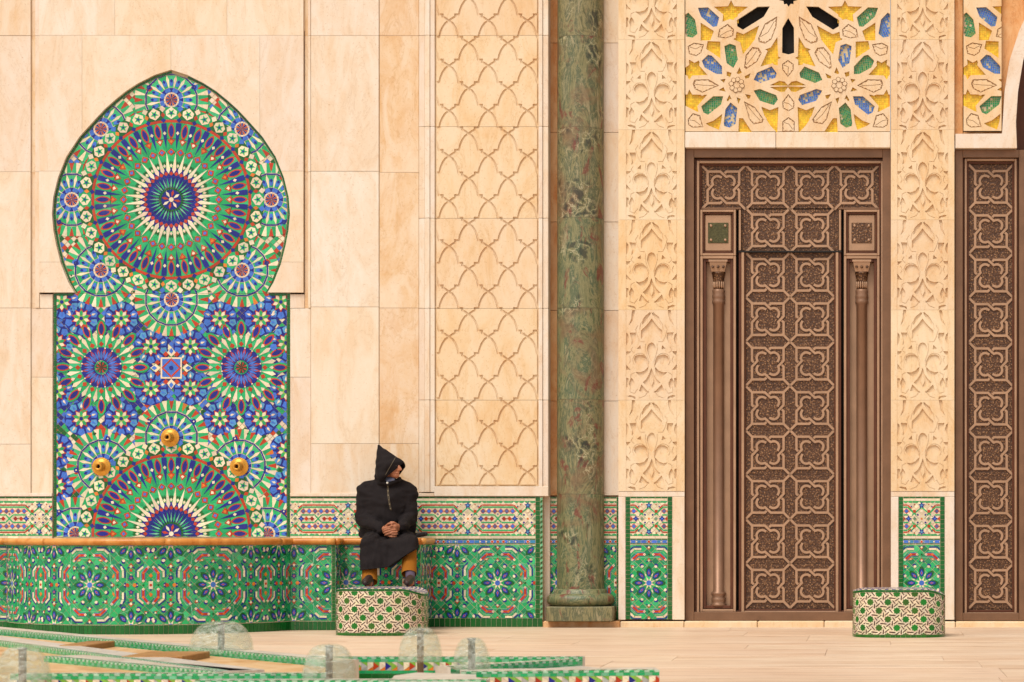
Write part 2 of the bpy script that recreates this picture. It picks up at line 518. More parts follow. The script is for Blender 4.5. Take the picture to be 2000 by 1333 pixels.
def big_rosette(c):
    t = []; N = 32; a = 2 * pi / N; h = a / 2
    t.append((ngon(c, 20, 24), NAVY, 0))
    for k in range(8): t.append((kite(c, k * pi / 4 + .2, 4, 13, 20, 3.2), CREAM if k % 2 else RED, 1))
    t.append((ngon(c, 5.2, 8), CREAM, 2))
    for k in range(N):
        A = k * a; B = A + h
        t.append((sector(c, A - h, A + h, 19.5, 24), DKG, 0))
        t.append((sector(c, A - h, A + h, 24, 50), NAVY, 0))
        t.append((kite(c, A, 22, 28, 44, 2.1), EMER if k % 2 else MINT, 2))
        t.append((sector(c, A - h, A + h, 50, 62), NAVY, 0))
        t.append((kite(c, A, 46, 50.5, 56, 4.6), RED, 1))
        t.append((sector(c, A - h, A + h, 62, 90), EMER if k % 2 else GRN2, 0))
        t.append((kite(c, A, 63, 72, 80, 5.2), DKG, 1))
        t.append((kite(c, A, 72, 83, 92, 5.0), EMER, 2))
        t.append((kite(c, B, 50, 58, 93, 4.3), CREAM, 3))
        t.append((kite(c, A, 62, 66.5, 71, 3.4), CREAM, 4))
        t.append((sector(c, A - h, A + h, 90, 119), GRN2 if k % 2 else EMER, 0))
        t.append((pod(c, B, 95, 118, 8.0, 8), EMER, 1))
        t.append((kite(c, A, 85, 93, 101, 8.0), RED, 3)); t.append((kite(c, A, 89, 93, 97, 4.4), CORN, 4))
        t.append((kite(c, A, 105, 117, 119, 8.0), RED, 2)); t.append((kite(c, A, 109, 114.5, 117, 4.2), CREAM if k % 3 else ORNG, 3))
        t.append((sector(c, A - h, A, 119, 151), EMER, 0)); t.append((sector(c, A, A + h, 119, 151), GRN2, 0))
        t.append((pod(c, A, 118, 150, 7.2, 12), RED, 1)); t.append((pod(c, A, 122, 146, 4.9, 10), NAVY, 2))
        t.append(([pol(c, 98, B)] + wedge(c, B, 142, 150, 5.6, 5.2)[1:3] + [wedge(c, B, 142, 150, 5.6, 5.2)[3], wedge(c, B, 142, 150, 5.6, 5.2)[0]], NAVY, 3))
        t.append((kite(c, B, 125.5, 130, 134.5, 3.9), CREAM, 4))
        t.append((sector(c, A - h, A + h, 151, 157), RED, 0)); t.append((sector(c, A - h, A + h, 157, 182), DKG if k % 2 else EMER, 0))
        t.append((kite(c, B, 150, 155.5, 161, 5.5), NAVY, 1))
        t.append(([pol(c, 157, A)] + wedge(c, A, 164, 173, 10.5, 11.5)[1:3] + [pol(c, 182, A)] + [wedge(c, A, 164, 173, 10.5, 11.5)[3], wedge(c, A, 164, 173, 10.5, 11.5)[0]], CREAM, 1))
        t.append((star(pol(c, 169, A), 9.5, 4.0, 5, A + pi), EMER, 2)); t.append((ngon(pol(c, 169, A), 3.2, 4, A), NAVY, 3))
        t.append((kite(c, B, 171, 178, 185, 6.6), CREAM if k % 4 else CORN, 2))
        t.append((kite(c, B, 160, 166, 172, 4.8), RED if k % 2 else ORNG, 2))
    return t
def small_rosette(c, ph=0, N=16):
    return [(p, k, l_ - 2) for p, k, l_ in small_rosette_(c, ph, N)]
def small_rosette_(c, ph=0, N=16):
    t = []; a = 2 * pi / N; h = a / 2
    t.append((ngon(c, 72, 32), CREAM, 3))
    for k in range(N):
        A = ph + k * a; B = A + h
        t.append((sector(c, A - h, A + h, .5, 12), RED if k % 2 else NAVY, 5))
        t.append((sector(c, A - h, A + h, 12, 15), CREAM, 5))
        t.append((sector(c, A - h, A + h, 15, 24), CORN if k % 2 else NAVY, 5))
        t.append((kite(c, B, 13, 18, 25, 2.6), CORN, 6))
        t.append((sector(c, A - h, A + h, 24, 49), EMER if k % 2 else GRN2, 5))
        t.append((kite(c, B, 19, 40, 50, 3.4), CREAM, 6))
        t.append((pod(c, A, 26, 42, 4.6, 8), CORN, 7)); t.append((kite(c, A, 33, 37, 42, 3.4), NAVY, 8))
        t.append((sector(c, A - h, A + h, 49, 52.4), NAVY, 8))
        t.append((sector(c, A - h * .95, A, 52.4, 72), EMER, 5)); t.append((sector(c, A, A + h * .95, 52.4, 72), GRN2, 5))
        t.append((wedge(c, A, 56, 72, 1.4, 5.2), RED if k % 2 == 0 else ORNG if k % 8 == 1 else RED, 6))
        t.append((wedge(c, B, 52.4, 73, 1.6, 5.6), CREAM, 6))
    return t
def medium_rosette(c):
    t = []; N = 16; a = 2 * pi / N; h = a / 2
    for k in range(N):
        A = k * a; B = A + h
        t.append((sector(c, A - h, A + h, .5, 11), RED if k % 2 else DKG, 3))
        t.append((sector(c, A - h, A + h, 11, 14), EMER, 3))
        t.append((sector(c, A - h, A + h, 14, 40), NAVY, 3))
        t.append((kite(c, A, 14, 22, 34, 3.4), CORN, 4)); t.append((kite(c, B, 15, 30, 40, 3.4), RED, 4)); t.append((kite(c, B, 17, 27, 35, 2.2), CORN, 5))
        t.append((ngon(pol(c, 38.5, B), 2.2, 6), CREAM, 6))
        t.append((sector(c, A - h, A, 40, 64), EMER, 3)); t.append((sector(c, A, A + h, 40, 64), GRN2, 3))
        t.append((kite(c, B, 40, 62, 70, 4.6), CREAM, 5))
        t.append((kite(c, A, 40, 46, 52, 5.6), RED, 5))
        t.append((pod(c, A, 57, 95, 10.5, 12), EMER, 4)); t.append((pod(c, A, 60, 91, 7.2, 12), RED, 5)); t.append((pod(c, A, 64, 87, 5.0, 10), NAVY, 6))
        t.append((kite(c, A, 54, 61, 64, 4.4), CREAM, 7))
    return t
def flower(c, R=31):
    t = []; N = 10; k_ = R / 31
    t.append((ngon(c, R * 1.02, 20), NAVY, 3))
    for k in range(N):
        A = 2 * pi * k / N; B = A + pi / N
        w = wedge(c, A, 18 * k_, 27 * k_, 4.2 * k_, 7.5 * k_)
        t.append(([w[0], w[1], w[2], pol(c, 32 * k_, A), w[3]], CORN if k % 3 else SKYB, 4))
        t.append((kite(c, A, 19 * k_, 22 * k_, 29 * k_, 2.6 * k_), CREAM if k % 2 == 0 else CORN, 5))
        t.append((ngon(pol(c, 21 * k_, B), 2.4 * k_, 4, B), NAVY, 6))
        t.append((kite(c, A, 4 * k_, 10 * k_, 16 * k_, 4.2 * k_), CREAM if k % 2 else EMER, 7))
    t.append((star(c, 20 * k_, 12.5 * k_, 10), RED, 5)); t.append((star(c, 15.5 * k_, 11 * k_, 10), OLIVE, 6))
    t.append((ngon(c, 4 * k_, 8), NAVY, 8))
    return t

def poly_tiles(pts, w, col, layer):
    return [(q, col, layer) for q in stroke(pts, w)]
def comma(c, ang, t, layer=2):
    q = lambda pts: [(c[0] + x * cos(ang) - y * sin(ang), c[1] + x * sin(ang) + y * cos(ang)) for x, y in pts]
    t.append((q([(-4.5, -1), (-3, -4), (1, -4.6), (4.6, -2.4), (4.4, 1.6), (1, 0), (-2.4, 2.4)]), NAVY, layer))
    t.append((q([(-3.6, 1.8), (-1.4, -1.2), (2, -1), (4.2, 1.8), (2.4, 4.6), (-1.6, 4.8)]), CREAM, layer + 1))
def trefoil(c, ang, t, s=1, layer=2):
    q = lambda pts: [(c[0] + (x * cos(ang) - y * sin(ang)) * s, c[1] + (x * sin(ang) + y * cos(ang)) * s) for x, y in pts]
    t.append((q([(0, 4), (-3, 0), (-6, 3), (-4, -3), (-2.4, -3.6), (0, -8), (2.4, -3.6), (4, -3), (6, 3), (3, 0)]), RED, layer))
    t.append((q([(0, 5), (-3.6, 0), (0, -3.4), (3.6, 0)]), CREAM, layer + 1))
    t.append((q([(-2, 3), (-7.5, 5.5), (-7.6, 1.8), (-4, .6)]), NAVY, layer + 1)); t.append((q([(2, 3), (7.5, 5.5), (7.6, 1.8), (4, .6)]), NAVY, layer + 1))
def chain(pts, t, layer=2):
    for q in stroke(pts, 7.6): t.append((q, CORN, layer))
    for q in stroke(pts, 5.8): t.append((q, RED, layer + 1))
    for p in pts: t.append((ngon(p, 3.6, 4), ORNG if p == pts[1] else CREAM, layer + 2)); t.append((ngon(p, 1.5, 4), RED, layer + 3))
def eight_star(c, t, angs):
    t.append((star(c, 14.5, 6.2, 8, pi / 8), CREAM, 2)); t.append((ngon(c, 6, 8), CORN, 3))
    for A in angs:
        t.append((pod(c, A, 12, 35, 6.6, 10), DKG, 1)); t.append((pod(c, A, 12, 30, 4.9, 8), NAVY, 2)); t.append((kite(c, A, 14, 20, 28, 3.5), CORN, 3)); t.append((kite(c, A, 16, 20, 25, 1.9), RED, 4))
    for A in angs:
        t.append((kite(c, A + pi / 8, 13, 17, 24, 1.7), CREAM, 2))
def bench_cell(t, ox):
    """one star and one oval of the zellige bench pattern; star at (ox, 78), cell 238.8 x 156"""
    S = (ox, 78)
    angs = [k * pi / 4 for k in range(8)]
    eight_star(S, t, angs)
    for A in angs:
        comma(pol(S, 38, A + pi / 8), A + pi / 8, t)
        trefoil(pol(S, 46, A), A, t, .82)
    for sx in (-1, 1):
        for sy in (-1, 1):
            m = lambda pts: [(S[0] + sx * x, S[1] + sy * y) for x, y in pts]
            chain(m([(9, -58), (22, -58), (34, -47)]), t); chain(m([(45, -37), (56, -25), (56, -9)]), t)
            for p in (m([(15, -69), (30, -69), (39, -61)]), m([(63, -37), (66.5, -28), (66.5, -14)])):
                t += poly_tiles(p, 4.8, CREAM, 2)
            for p in (m([(15, -73), (32, -73), (42, -64)]), m([(60, -42), (70.5, -30), (70.5, -14)])):
                t += poly_tiles(p, 3.4, NAVY, 2)
            for p in (m([(12, -64), (27, -64), (37, -54)]), m([(50, -42), (61, -27), (61, -10)])):
                t += poly_tiles(p, 2.6, MINT, 1)
            t.append((m([(17, -50), (24, -51), (29, -46), (21, -46)]), ORNG, 2)); t.append((m([(45, -17), (50, -24), (51, -18), (47, -12)]), ORNG, 2))
            t.append((m([(19, -49), (24, -49.5), (25, -47), (21, -47)]), CREAM, 3))
            t += poly_tiles(m([(0, -52), (20, -52), (38, -36), (50, -20), (50, 0)]), 2.2, MINT, 1); t += poly_tiles(m([(40, -78), (60, -56), (82, -48)]), 2.4, MINT, 1)
            t += poly_tiles(m([(39, -78), (43, -40), (82, -36)]), 2.4, MINT, 1); t += poly_tiles(m([(74, -26), (74, 0)]), 2.2, MINT, 1); t += poly_tiles(m([(24, -30), (34, -40)]), 2.2, MINT, 1)
            t += poly_tiles(m([(82, -40), (42, 0)]), 2.0, MINT, 1)
        t.append((ngon((S[0] + sx * 56, 78), 3, 4), DKG, 3)); t.append((ngon((S[0], 78 + sx * 58), 3, 4), DKG, 3))
        trefoil((S[0], 78 + sx * 72), 0 if sx > 0 else pi, t, .8)
    O = (ox + 119.4, 78)
    for sx in (-1, 1):
        for sy in (-1, 1):
            m = lambda pts: [(O[0] + sx * x, O[1] + sy * y) for x, y in pts]
            chain(m([(14, -8), (14, -24), (5, -35)]), t)
            t += poly_tiles(m([(14, -36), (24, -27), (24, -15)]), 4.6, CREAM, 2); t += poly_tiles(m([(13, -41), (28, -29), (28, -15)]), 2.8, NAVY, 2)
            t += poly_tiles(m([(8, -34), (19, -24), (19, -8)]), 2.2, MINT, 1)
            comma((O[0] + sx * 7, 78 + sy * 70), (pi / 2 if sx > 0 else -pi / 2), t)
            trefoil((O[0] + sx * 9, 78 + sy * 54), sx * .7 + (pi if sy < 0 else 0), t, .7)
            comma((O[0] + sx * 24, 78 + sy * 50), 0 if sy < 0 else pi, t)
        t.append((ngon((O[0], 78 + sx * 9.5), 2.2, 6), NAVY, 3))
        t.append((kite(O, 0 if sx > 0 else pi, 14, 18, 24, 4.5), ORNG, 2))
        t.append((ngon((O[0] + sx * 14, 78), 2.6, 4), DKG, 3))
    t.append(([(O[0] - 4.4, 70), (O[0] + 4.4, 70), (O[0] + 4.4, 86), (O[0] - 4.4, 86)], CREAM, 2)); t.append((ngon(O, 3.2, 8), RED, 3))
    for X in (ox + 82, ox + 156.8):
        for s in (-1, 1):
            t.append((ngon((X + s * 7, 78), 4.2, 8), RED if s < 0 else ORNG, 3)); t.append((wedge((X, 78), s * pi / 2, 9, 14, 6.4, 3), NAVY, 2)); t.append((ngon((X + s * 12, 78), 1.9, 4), CREAM, 3))
            c = (X, 78 + s * 14); d = 0 if s < 0 else pi
            t.append((star(c, 6.8, 4.0, 5, d + pi), NAVY, 2)); t.append((ngon(c, 3.2, 6), PINK, 3)); t.append((ngon((X, 78 + s * 21), 1.8, 4), CREAM, 3))
            t.append((star((X, 78 + s * 29), 5.4, 2.2, 4, pi / 4), RED, 2))
            trefoil((X, 78 + s * 37), d, t, .95)
            e = (X, 78 + s * 81)
            base = pi if s < 0 else 0
            eight_star(e, t, [base + k * pi / 4 for k in (-1, 0, 1)])
            for k in (-1.5, -.5, .5, 1.5): comma(pol(e, 38, base + k * pi / 4), base + k * pi / 4, t)
def bench_pattern(u0, u1, star_u, colours=None):
    pick = lambda x, y: rnd.choice((EMER, EMER, GRN2, TEAL, EMER, TEAL))
    t = diamond_fill(u0, u1, 0, 156, 8.5, pick)
    k0 = math.floor((u0 - star_u - 180) / 238.8); k1 = math.ceil((u1 - star_u + 90) / 238.8)
    for k in range(k0, k1 + 1): bench_cell(t, star_u + 238.8 * k)
    return t
def row_tiles(u0, u1, v0, v1, w, col, layer=0, jit=.1, alt=None):
    n = max(1, round((u1 - u0) / w)); t = []
    for i in range(n):
        a, b = u0 + (u1 - u0) * i / n, u0 + (u1 - u0) * (i + 1) / n
        c = col if not (alt and i % 2) else alt
        t.append(([(a, v0), (b, v0), (b, v1), (a, v1)], c, layer))
    return t
def col_tiles(u0, u1, v0, v1, w, col, layer=0):
    n = max(1, round((v1 - v0) / w))
    return [([(u0, v0 + (v1 - v0) * i / n), (u1, v0 + (v1 - v0) * i / n), (u1, v0 + (v1 - v0) * (i + 1) / n), (u0, v0 + (v1 - v0) * (i + 1) / n)], col, layer) for i in range(n)]
def frieze(u0, u1, xc, top=970.5):
    """the knotted band; x motif centred at xc, period 117, rows as in the photo (92 px tall)"""
    v = lambda d: top + d
    t = []
    t += row_tiles(u0, u1, v(0), v(3.4), 13, DKG); t += row_tiles(u0, u1, v(3.4), v(8.4), 22, CREAM); t += row_tiles(u0, u1, v(8.4), v(12.4), 16, EMER)
    t += row_tiles(u0, u1, v(72.6), v(76.8), 16, EMER); t += row_tiles(u0, u1, v(76.8), v(82), 22, CREAM); t += row_tiles(u0, u1, v(82), v(84.6), 12, DKG)
    t += row_tiles(u0, u1, v(84.6), v(91), 11, CORN, 0, alt=alb(60, 140, 190)); t += row_tiles(u0, u1, v(91), v(93), 12, DKG)
    t += diamond_fill(u0, u1, v(14), v(71), 5.2, lambda x, y: CREAM)
    m0 = v(43)
    k0, k1 = math.floor((u0 - xc) / 117) - 1, math.ceil((u1 - xc) / 117) + 1
    for k in range(k0, k1 + 1):
        x = xc + 117 * k; p = x + 58.5
        for s in (-1, 1):
            t += poly_tiles([(p - 38, m0 + s * 20), (p - 31, m0 + s * 26.6), (p + 31, m0 + s * 26.6), (p + 38, m0 + s * 20)], 3.2, RED, 2)
            t += poly_tiles([(p - 44, m0 + s * 10), (p - 31, m0 + s * 22.6), (p + 31, m0 + s * 22.6), (p + 44, m0 + s * 10)], 3.4, EMER, 2)
            t += poly_tiles([(p - 33, m0 + s * 7.4), (p - 7, m0 + s * 7.4), (p + 7, m0 - s * 7.4)], 3.2, EMER, 2); t += poly_tiles([(p + 7, m0 + s * 7.4), (p + 33, m0 + s * 7.4)], 3.2, EMER, 2)
            for i in range(6):
                X = p - 29 + i * 11.6
                t.append((ngon((X, m0 + s * 14.8), 6.2, 4), RED, 1)); t.append((ngon((X, m0 + s * 14.8), 4.8, 4), CORN if i % 2 else alb(96, 104, 150), 2)); t.append((ngon((X + 5.8, m0 + s * 14.8), 2.3, 4), ORNG, 2))
            for i in (0, 1):
                t.append((ngon((p + s * (12 + 11 * i), m0), 5.2, 4), RED if i else alb(168, 44, 30), 2)); t.append((ngon((p + s * (17.5 + 11 * i), m0), 2, 4), DKG, 2))
            t.append((ngon((p, m0 + s * 9), 2.3, 4), NAVY, 3)); t.append((ngon((p, m0 + s * 1.0), 2.4, 4), EMER, 2))
            t.append((star((p + s * 33, m0), 7.2, 3.8, 4), NAVY, 3)); t.append((ngon((p + s * 33, m0), 3.2, 4), CORN, 4))
            # x motif
            t.append((star((x, m0 + s * 26), 7.6, 3.6, 5, 0 if s < 0 else pi), NAVY, 3)); t.append((ngon((x, m0 + s * 26), 3.4, 4), SKYB, 4))
            t += poly_tiles([(x - s * 24, m0 - 20), (x + s * 22, m0 + 25)], 3.4, EMER, 1)
            t += poly_tiles([(x - 22, m0 + s * 4), (x, m0 + s * 22), (x + 22, m0 + s * 4)], 3.2, EMER, 1)
            t.append((wedge((x, m0), s * pi / 4, -13, 13, 3.6, 3.6), CREAM, 3))
            for q in (-1, 1):
                t.append((ngon((x + s * 7.5, m0 + q * 7.5), 2.5, 6), NAVY, 4)); t.append((ngon((x + s * 14, m0 + q * 14.5), 4.4, 4, pi / 4), RED, 3))
                t.append((ngon((x + s * 21, m0 + q * 7), 3.6, 4, pi / 4), CREAM, 3)); t.append((ngon((x + s * 20, m0 + q * 24), 2.2, 4), NAVY, 3)); t.append((ngon((x + s * 14, m0 + q * 28), 2.0, 4), RED, 3))
            t.append((ngon((x, m0 + s * 15), 3.9, 4, pi / 4), CREAM, 3)); t.append((ngon((x + s * 13.5, m0), 4.4, 4), alb(120, 150, 120), 3))
        t.append((ngon((x, m0), 3, 4, pi / 4), ORNG, 5))
        for q in (-11, 0, 11): t.append((ngon((p + q, v(88)), 4.4, 4), CREAM, 2)); t.append((ngon((p + q, v(88)), 3, 6), RED, 3))
        t.append((ngon((x, v(88)), 4.4, 4), CREAM, 2)); t.append((ngon((x, v(88)), 3, 6), RED, 3))
        for q in (-36, -24, 24, 36): t.append((ngon((x + q, v(88)), 2.4, 4), CREAM, 2))
    return t

# ------------------------------------------------------------------ ground
GRD = tag(box('ground', -900, 900, -900, 900, -1.2, -.02, M['floor'], None, 0), kind='structure')
fl = thing('plaza_paving', None, None); fl['kind'] = 'structure'
proto = {}
rows_y = [0.42]
while rows_y[-1] > -9.5: rows_y.append(rows_y[-1] - rnd.choice((.62, .8, 1.0)))
for i in range(len(rows_y) - 1):
    y1, y0 = rows_y[i], rows_y[i + 1]; x = -9.5 + rnd.random() * 1.5
    while x < 7.5:
        w = rnd.choice((1.8, 2.4, 3.0)); key = (round(y1 - y0, 3), w)
        if key not in proto:
            proto[key] = box('paving_slab', 0, w - .0025, 0, y1 - y0 - .0025, -.019, 0, M['floor'], fl, .0008)
            o = proto[key]
        else:
            o = proto[key].copy(); COL.objects.link(o); o.parent = fl
        o.location = (x, y0, rnd.uniform(-.0008, .0008)); x += w

# ------------------------------------------------------------------ left bay: travertine wall around the mosaic fountain
HEADL = [(334.6, 137), (303, 147), (271, 163), (246, 179), (224, 197), (205, 214), (188, 232), (155.6, 268), (130, 307), (114, 347), (104.5, 386), (102, 419), (105, 451), (110.6, 480), (119.6, 516), (134, 552), (146, 572)]
HEAD = HEADL + [(669 - x, y) for x, y in HEADL[:0:-1]]
wall = thing('stone_wall', 'cream travertine slab wall around the arched mosaic fountain', 'wall')
# backing
pbox('backing', -1000, 822, -700, 60, .0225, .45, M['stone_w'], wall, 0); pbox('backing', 594, 822, 60, 1225, .0228, .45, M['stone_w'], wall, 0); pbox('backing', -1000, 76, 60, 1225, .0226, .45, M['stone_w'], wall, 0); pbox('backing', 76, 594, 60, 1225, .16, .45, M['stone_w'], wall, 0)
def slabs(cols, ys, y0, y1, parent, m='stone', jit=0):
    for (a, b) in cols:
        for i in range(len(ys) - 1):
            pbox('slab', a + .28, b - .28, ys[i] + .28, ys[i + 1] - .28, y0 + rnd.uniform(-.0012, .0012), y1, M[m], parent, .0015)
slabs([(-1000, -790), (-790, -600), (-600, -420), (-420, -210), (-210, -62), (-62, 60)], [-700, -460, -195, 70, 336, 602, 868, 969], .0, .16, wall)
slabs([(60.5, 68)], [-700, -195, 70, 336, 602], .018, .16, wall, 'stone_w'); slabs([(68, 76.5)], [-700, -195, 70, 336, 602], .006, .16, wall)
slabs([(60, 102)], [602.5, 737, 969], .012, .16, wall); slabs([(566, 606.5)], [602.5, 737, 969], .012, .16, wall)
slabs([(594, 601)], [-700, -195, 70, 336, 602], .018, .16, wall, 'stone_w'); slabs([(601, 606.6)], [-700, -195, 70, 336, 602], .004, .16, wall)
pbox('slab', 76.5, 102, 575, 602, .012, .16, M['stone'], wall, .002); pbox('slab', 566, 594, 575, 602, .012, .16, M['stone'], wall, .002)
slabs([(607, 740)], [-700, -460, -195, 70, 335, 600, 867, 969], .0, .16, wall)
slabs([(740.6, 818)], [-700, -460, -195, 70, 337, 602, 867, 969], .005, .16, wall, 'stone_w')
# the raised slab with the pointed horseshoe opening, in courses
for (a, b, y0, y1) in ((77, 225, -330, 70), (225, 444, -330, 70), (444, 593, -330, 70), (77, 161, 70, 335), (161, 334.6, 70, 335), (334.6, 508, 70, 335), (508, 593, 70, 335),
                       (77, 334, 335, 512.5), (334, 593, 335, 512.5), (77, 334, 512.5, 572), (334, 593, 512.5, 572)):
    outer = [(a + .2, y0 + .2), (b - .2, y0 + .2), (b - .2, y1 - .2), (a + .2, y1 - .2)]
    o = relief('slab', outer, [(HEAD, None)], .172, M['stone'], plane_map(.16), wall)
pbox('slab', 77, 593, -700, -331, -.012, .16, M['stone'], wall)
pbox('sill_course', 567, 848, 963.5, 969.8, -.012, .16, M['white_stone'], wall, .002); pbox('sill_course', -1000, 102, 963.5, 969.8, -.012, .16, M['white_stone'], wall, .002)

# ---- mosaic fountain panel
mos = thing('mosaic_panel', 'tall arched zellige mosaic with green and blue star rosettes behind the fountain basin', 'mosaic')
MP = plane_map(.020)
headb = HEAD
relief('tile_bed', headb, [], .002, M['grout'], plane_map(.024), mos)
relief('tile_bed', [(103, 572.5), (566, 572.5), (566, 1060), (103, 1060)], [], .002, M['grout'], plane_map(.024), mos)
cxm = 334.0
ht, rt = [], []
mixc = lambda x, y: rnd.choice((CREAM, CREAM, EMER, GRN2, DKG, RED, CORN))
def rosettes(t, c, lower=False):
    t += [(p, k, l_ + 7) for p, k, l_ in big_rosette(c)]
    for k in range(8):
        A = k * pi / 4
        r = 195 if not lower else 188
        t += small_rosette(pol(c, r, A), A)
    for k in range(16):
        A = (k + .5) * pi / 8
        p = pol(c, 224, A)
        t.append((ngon(p, 12, 6, A), CREAM, 2)); t.append((ngon(p, 9.5, 6, A), RED if k % 2 else CORN, 3)); t.append((ngon(p, 6, 5, A), NAVY, 4)); t.append((ngon(p, 2.5, 4, A), CREAM, 5))
        for q in (-1, 1): t.append((ngon(pol(c, 246, A + q * .06), 6.5, 5, A), DKG, 3)); t.append((ngon(pol(c, 246, A + q * .06), 3, 5, A), FOREST, 4))
ht += diamond_fill(95, 575, 130, 580, 6, mixc)
rosettes(ht, (cxm, 390))
inner = [(334.6 + (x - 334.6) * .974, 380 + (y - 380) * .974) for x, y in HEAD]
mo = Mosaic()
hc = [(x, y if y < 545 else (y - 380) / .974 + 380) for x, y in inner]; hc = [(x, 573.2 if y > 571 else y) for x, y in hc]; mo.add(ht, MP, 1 / S0, hc, .42)
bd = stroke([(334.6 + (x - 334.6) * .987, 380 + (y - 380) * .987) for x, y in HEAD], 4.6)
for q in bd[:len(HEAD) - 1]:
    n = max(1, round(hypot(q[1][0] - q[0][0], q[1][1] - q[0][1]) / 11))
    for i in range(n):
        f = lambda a, b, s_: (a[0] + (b[0] - a[0]) * s_, a[1] + (b[1] - a[1]) * s_)
        mo.add([([f(q[0], q[1], i / n), f(q[0], q[1], (i + 1) / n), f(q[3], q[2], (i + 1) / n), f(q[3], q[2], i / n)], DKG, 1)], MP, 1 / S0, None, .4)
def midc(x, y):
    if 596 < y < 832 and not (abs(x - cxm) < 60 and (y < 650 or y > 785)): return rnd.choice((NAVY, NAVY, CORN, NAVY, CREAM, EMER, CORN))
    return mixc(x, y)
rt += diamond_fill(100, 570, 570, 1050, 6, midc)
# the rosettes on the lower half-medallion and their copies in the band above
upper = []; 
up = (cxm, 390)
for k in (3, 4, 5): upper += small_rosette(pol(up, 195, k * pi / 4), k * pi / 4)
rosettes(rt, (cxm, 1043), True)
rt = [(p, c, ly) for (p, c, ly) in rt if not (ly > 0 and sum(q[1] for q in p) / len(p) < 778)]
rt += upper
for X in (197, 470.5):
    rt += medium_rosette((X, 718))
for (x, y) in ((158, 622), (236, 622), (429, 622), (509, 622), (294, 677), (371, 677), (294, 759), (371, 759), (158, 818), (236, 818), (429, 818), (509, 818),
               (110, 670), (110, 765), (558, 670), (558, 765), (110, 880), (558, 880), (110, 950), (558, 950), (120, 590), (548, 590)):
    rt += flower((x, y), 33)
cq = (cxm, 719)
for r, c, l_ in ((30, CREAM, 8), (25.5, CORN, 9)): rt.append((ngon(cq, r, 4, pi / 4), c, l_))
for q in stroke(ngon(cq, 17, 4), 4, True): rt.append((q, RED, 10))
rt.append((ngon(cq, 10, 4), CORN, 10)); rt.append((ngon(cq, 5, 8), NAVY, 11))
for k in range(4):
    A = k * pi / 2
    rt.append((kite(cq, A, 21, 30, 42, 9), CREAM, 8)); rt.append((kite(cq, A, 27, 33, 40, 5), CORN, 9))
    for q in (-1, 1): rt.append((ngon(pol(cq, 29, A + q * .38), 6, 4, A), RED, 9))
mo.add(rt, MP, 1 / S0, [(109.5, 573.2), (559.5, 573.2), (559.5, 1049), (109.5, 1049)], .42)
for (a, b) in ((103.5, 109.5), (559.8, 566)): mo.add(col_tiles(a, b, 573, 1049, 12, DKG, 1), MP, 1 / S0, None, .4)
mo.add(row_tiles(109.5, 143, 573, 578, 10, DKG, 9) + row_tiles(526, 559.5, 573, 578, 10, DKG, 9), MP, 1 / S0, None, .4)
mo.build(mos)

# brass spouts
for (px, py, lab) in ((332, 855, 'topmost brass spout, between and above the other two'), (198, 912, 'left brass water spout low on the mosaic panel'), (467, 912, 'right brass water spout low on the mosaic panel')):
    t = thing('water_spout', lab, 'spout', 'brass spouts on the mosaic')
    c = (wx(px), .008, wz(py))
    V, F = [], []; n = 48
    for (r, h, sc_) in ((.080, 0, 1), (.080, .012, 1), (.066, .016, 0), (.045, .026, 0)):
        for k in range(n):
            a = 2 * pi * k / n; rr = r * (1 + (.05 if sc_ and (k // 1) % 2 else 0))
            V.append((c[0] + rr * cos(a), c[1] - h, c[2] + rr * sin(a)))
    for i in range(3):
        for k in range(n): F.append((i * n + k, i * n + (k + 1) % n, (i + 1) * n + (k + 1) % n, (i + 1) * n + k))
    F.append(tuple(3 * n + k for k in range(n)))
    mesh_obj('scalloped_plate', V, F, M['brass'], t, False)
    lathe('nozzle', [(.040, .02), (.040, .05), (.032, .056), (.030, .085), (.036, .09), (.036, .105), (.030, .11), (.019, .11), (.018, .07)], c, M['brass'], t, 24, 'Y')
    lathe('bore', [(.017, .06), (.017, .072)], c, M['gap'], t, 16, 'Y')

# ------------------------------------------------------------------ tiled bench and fountain basin
BU = 1 / 237.0
ZB, ZT = .078, .078 + 156 * BU
ben = thing('tiled_bench', 'long green zellige bench and rounded fountain basin below the mosaic', 'bench')
R_, Xc, Yc = 1.28, -3.02, -.304
YF, YS = -.70, -.50
XR1 = XA(655, YF); XS = XA(822, YS)
th = radians(72)
def bench_segments():
    segs = []
    segs.append((2.2 / BU, lambda u: (Xc - R_ * sin(th) - 2.2 + u * BU, YF, 0, -1), 60))
    L = 2 * th * R_ / BU
    segs.append((L, lambda u: (Xc + R_ * sin(-th + u * BU / R_), Yc - R_ * cos(-th + u * BU / R_), sin(-th + u * BU / R_), -cos(-th + u * BU / R_)), L / 2 - 56))
    x0 = Xc + R_ * sin(th)
    segs.append(((XR1 - x0) / BU, lambda u: (x0 + u * BU, YF, 0, -1), (XR1 - x0) / BU - 2))
    segs.append(((YS - YF) / BU, lambda u: (XR1, YF + u * BU, 1, 0), 100))
    segs.append(((XS - XR1) / BU, lambda u: (XR1 + u * BU, YS, 0, -1), 12))
    segs.append(((0 - YS) / BU, lambda u: (XS, YS + u * BU, 1, 0), 200))
    return segs
bm_ = Mosaic(); path = []
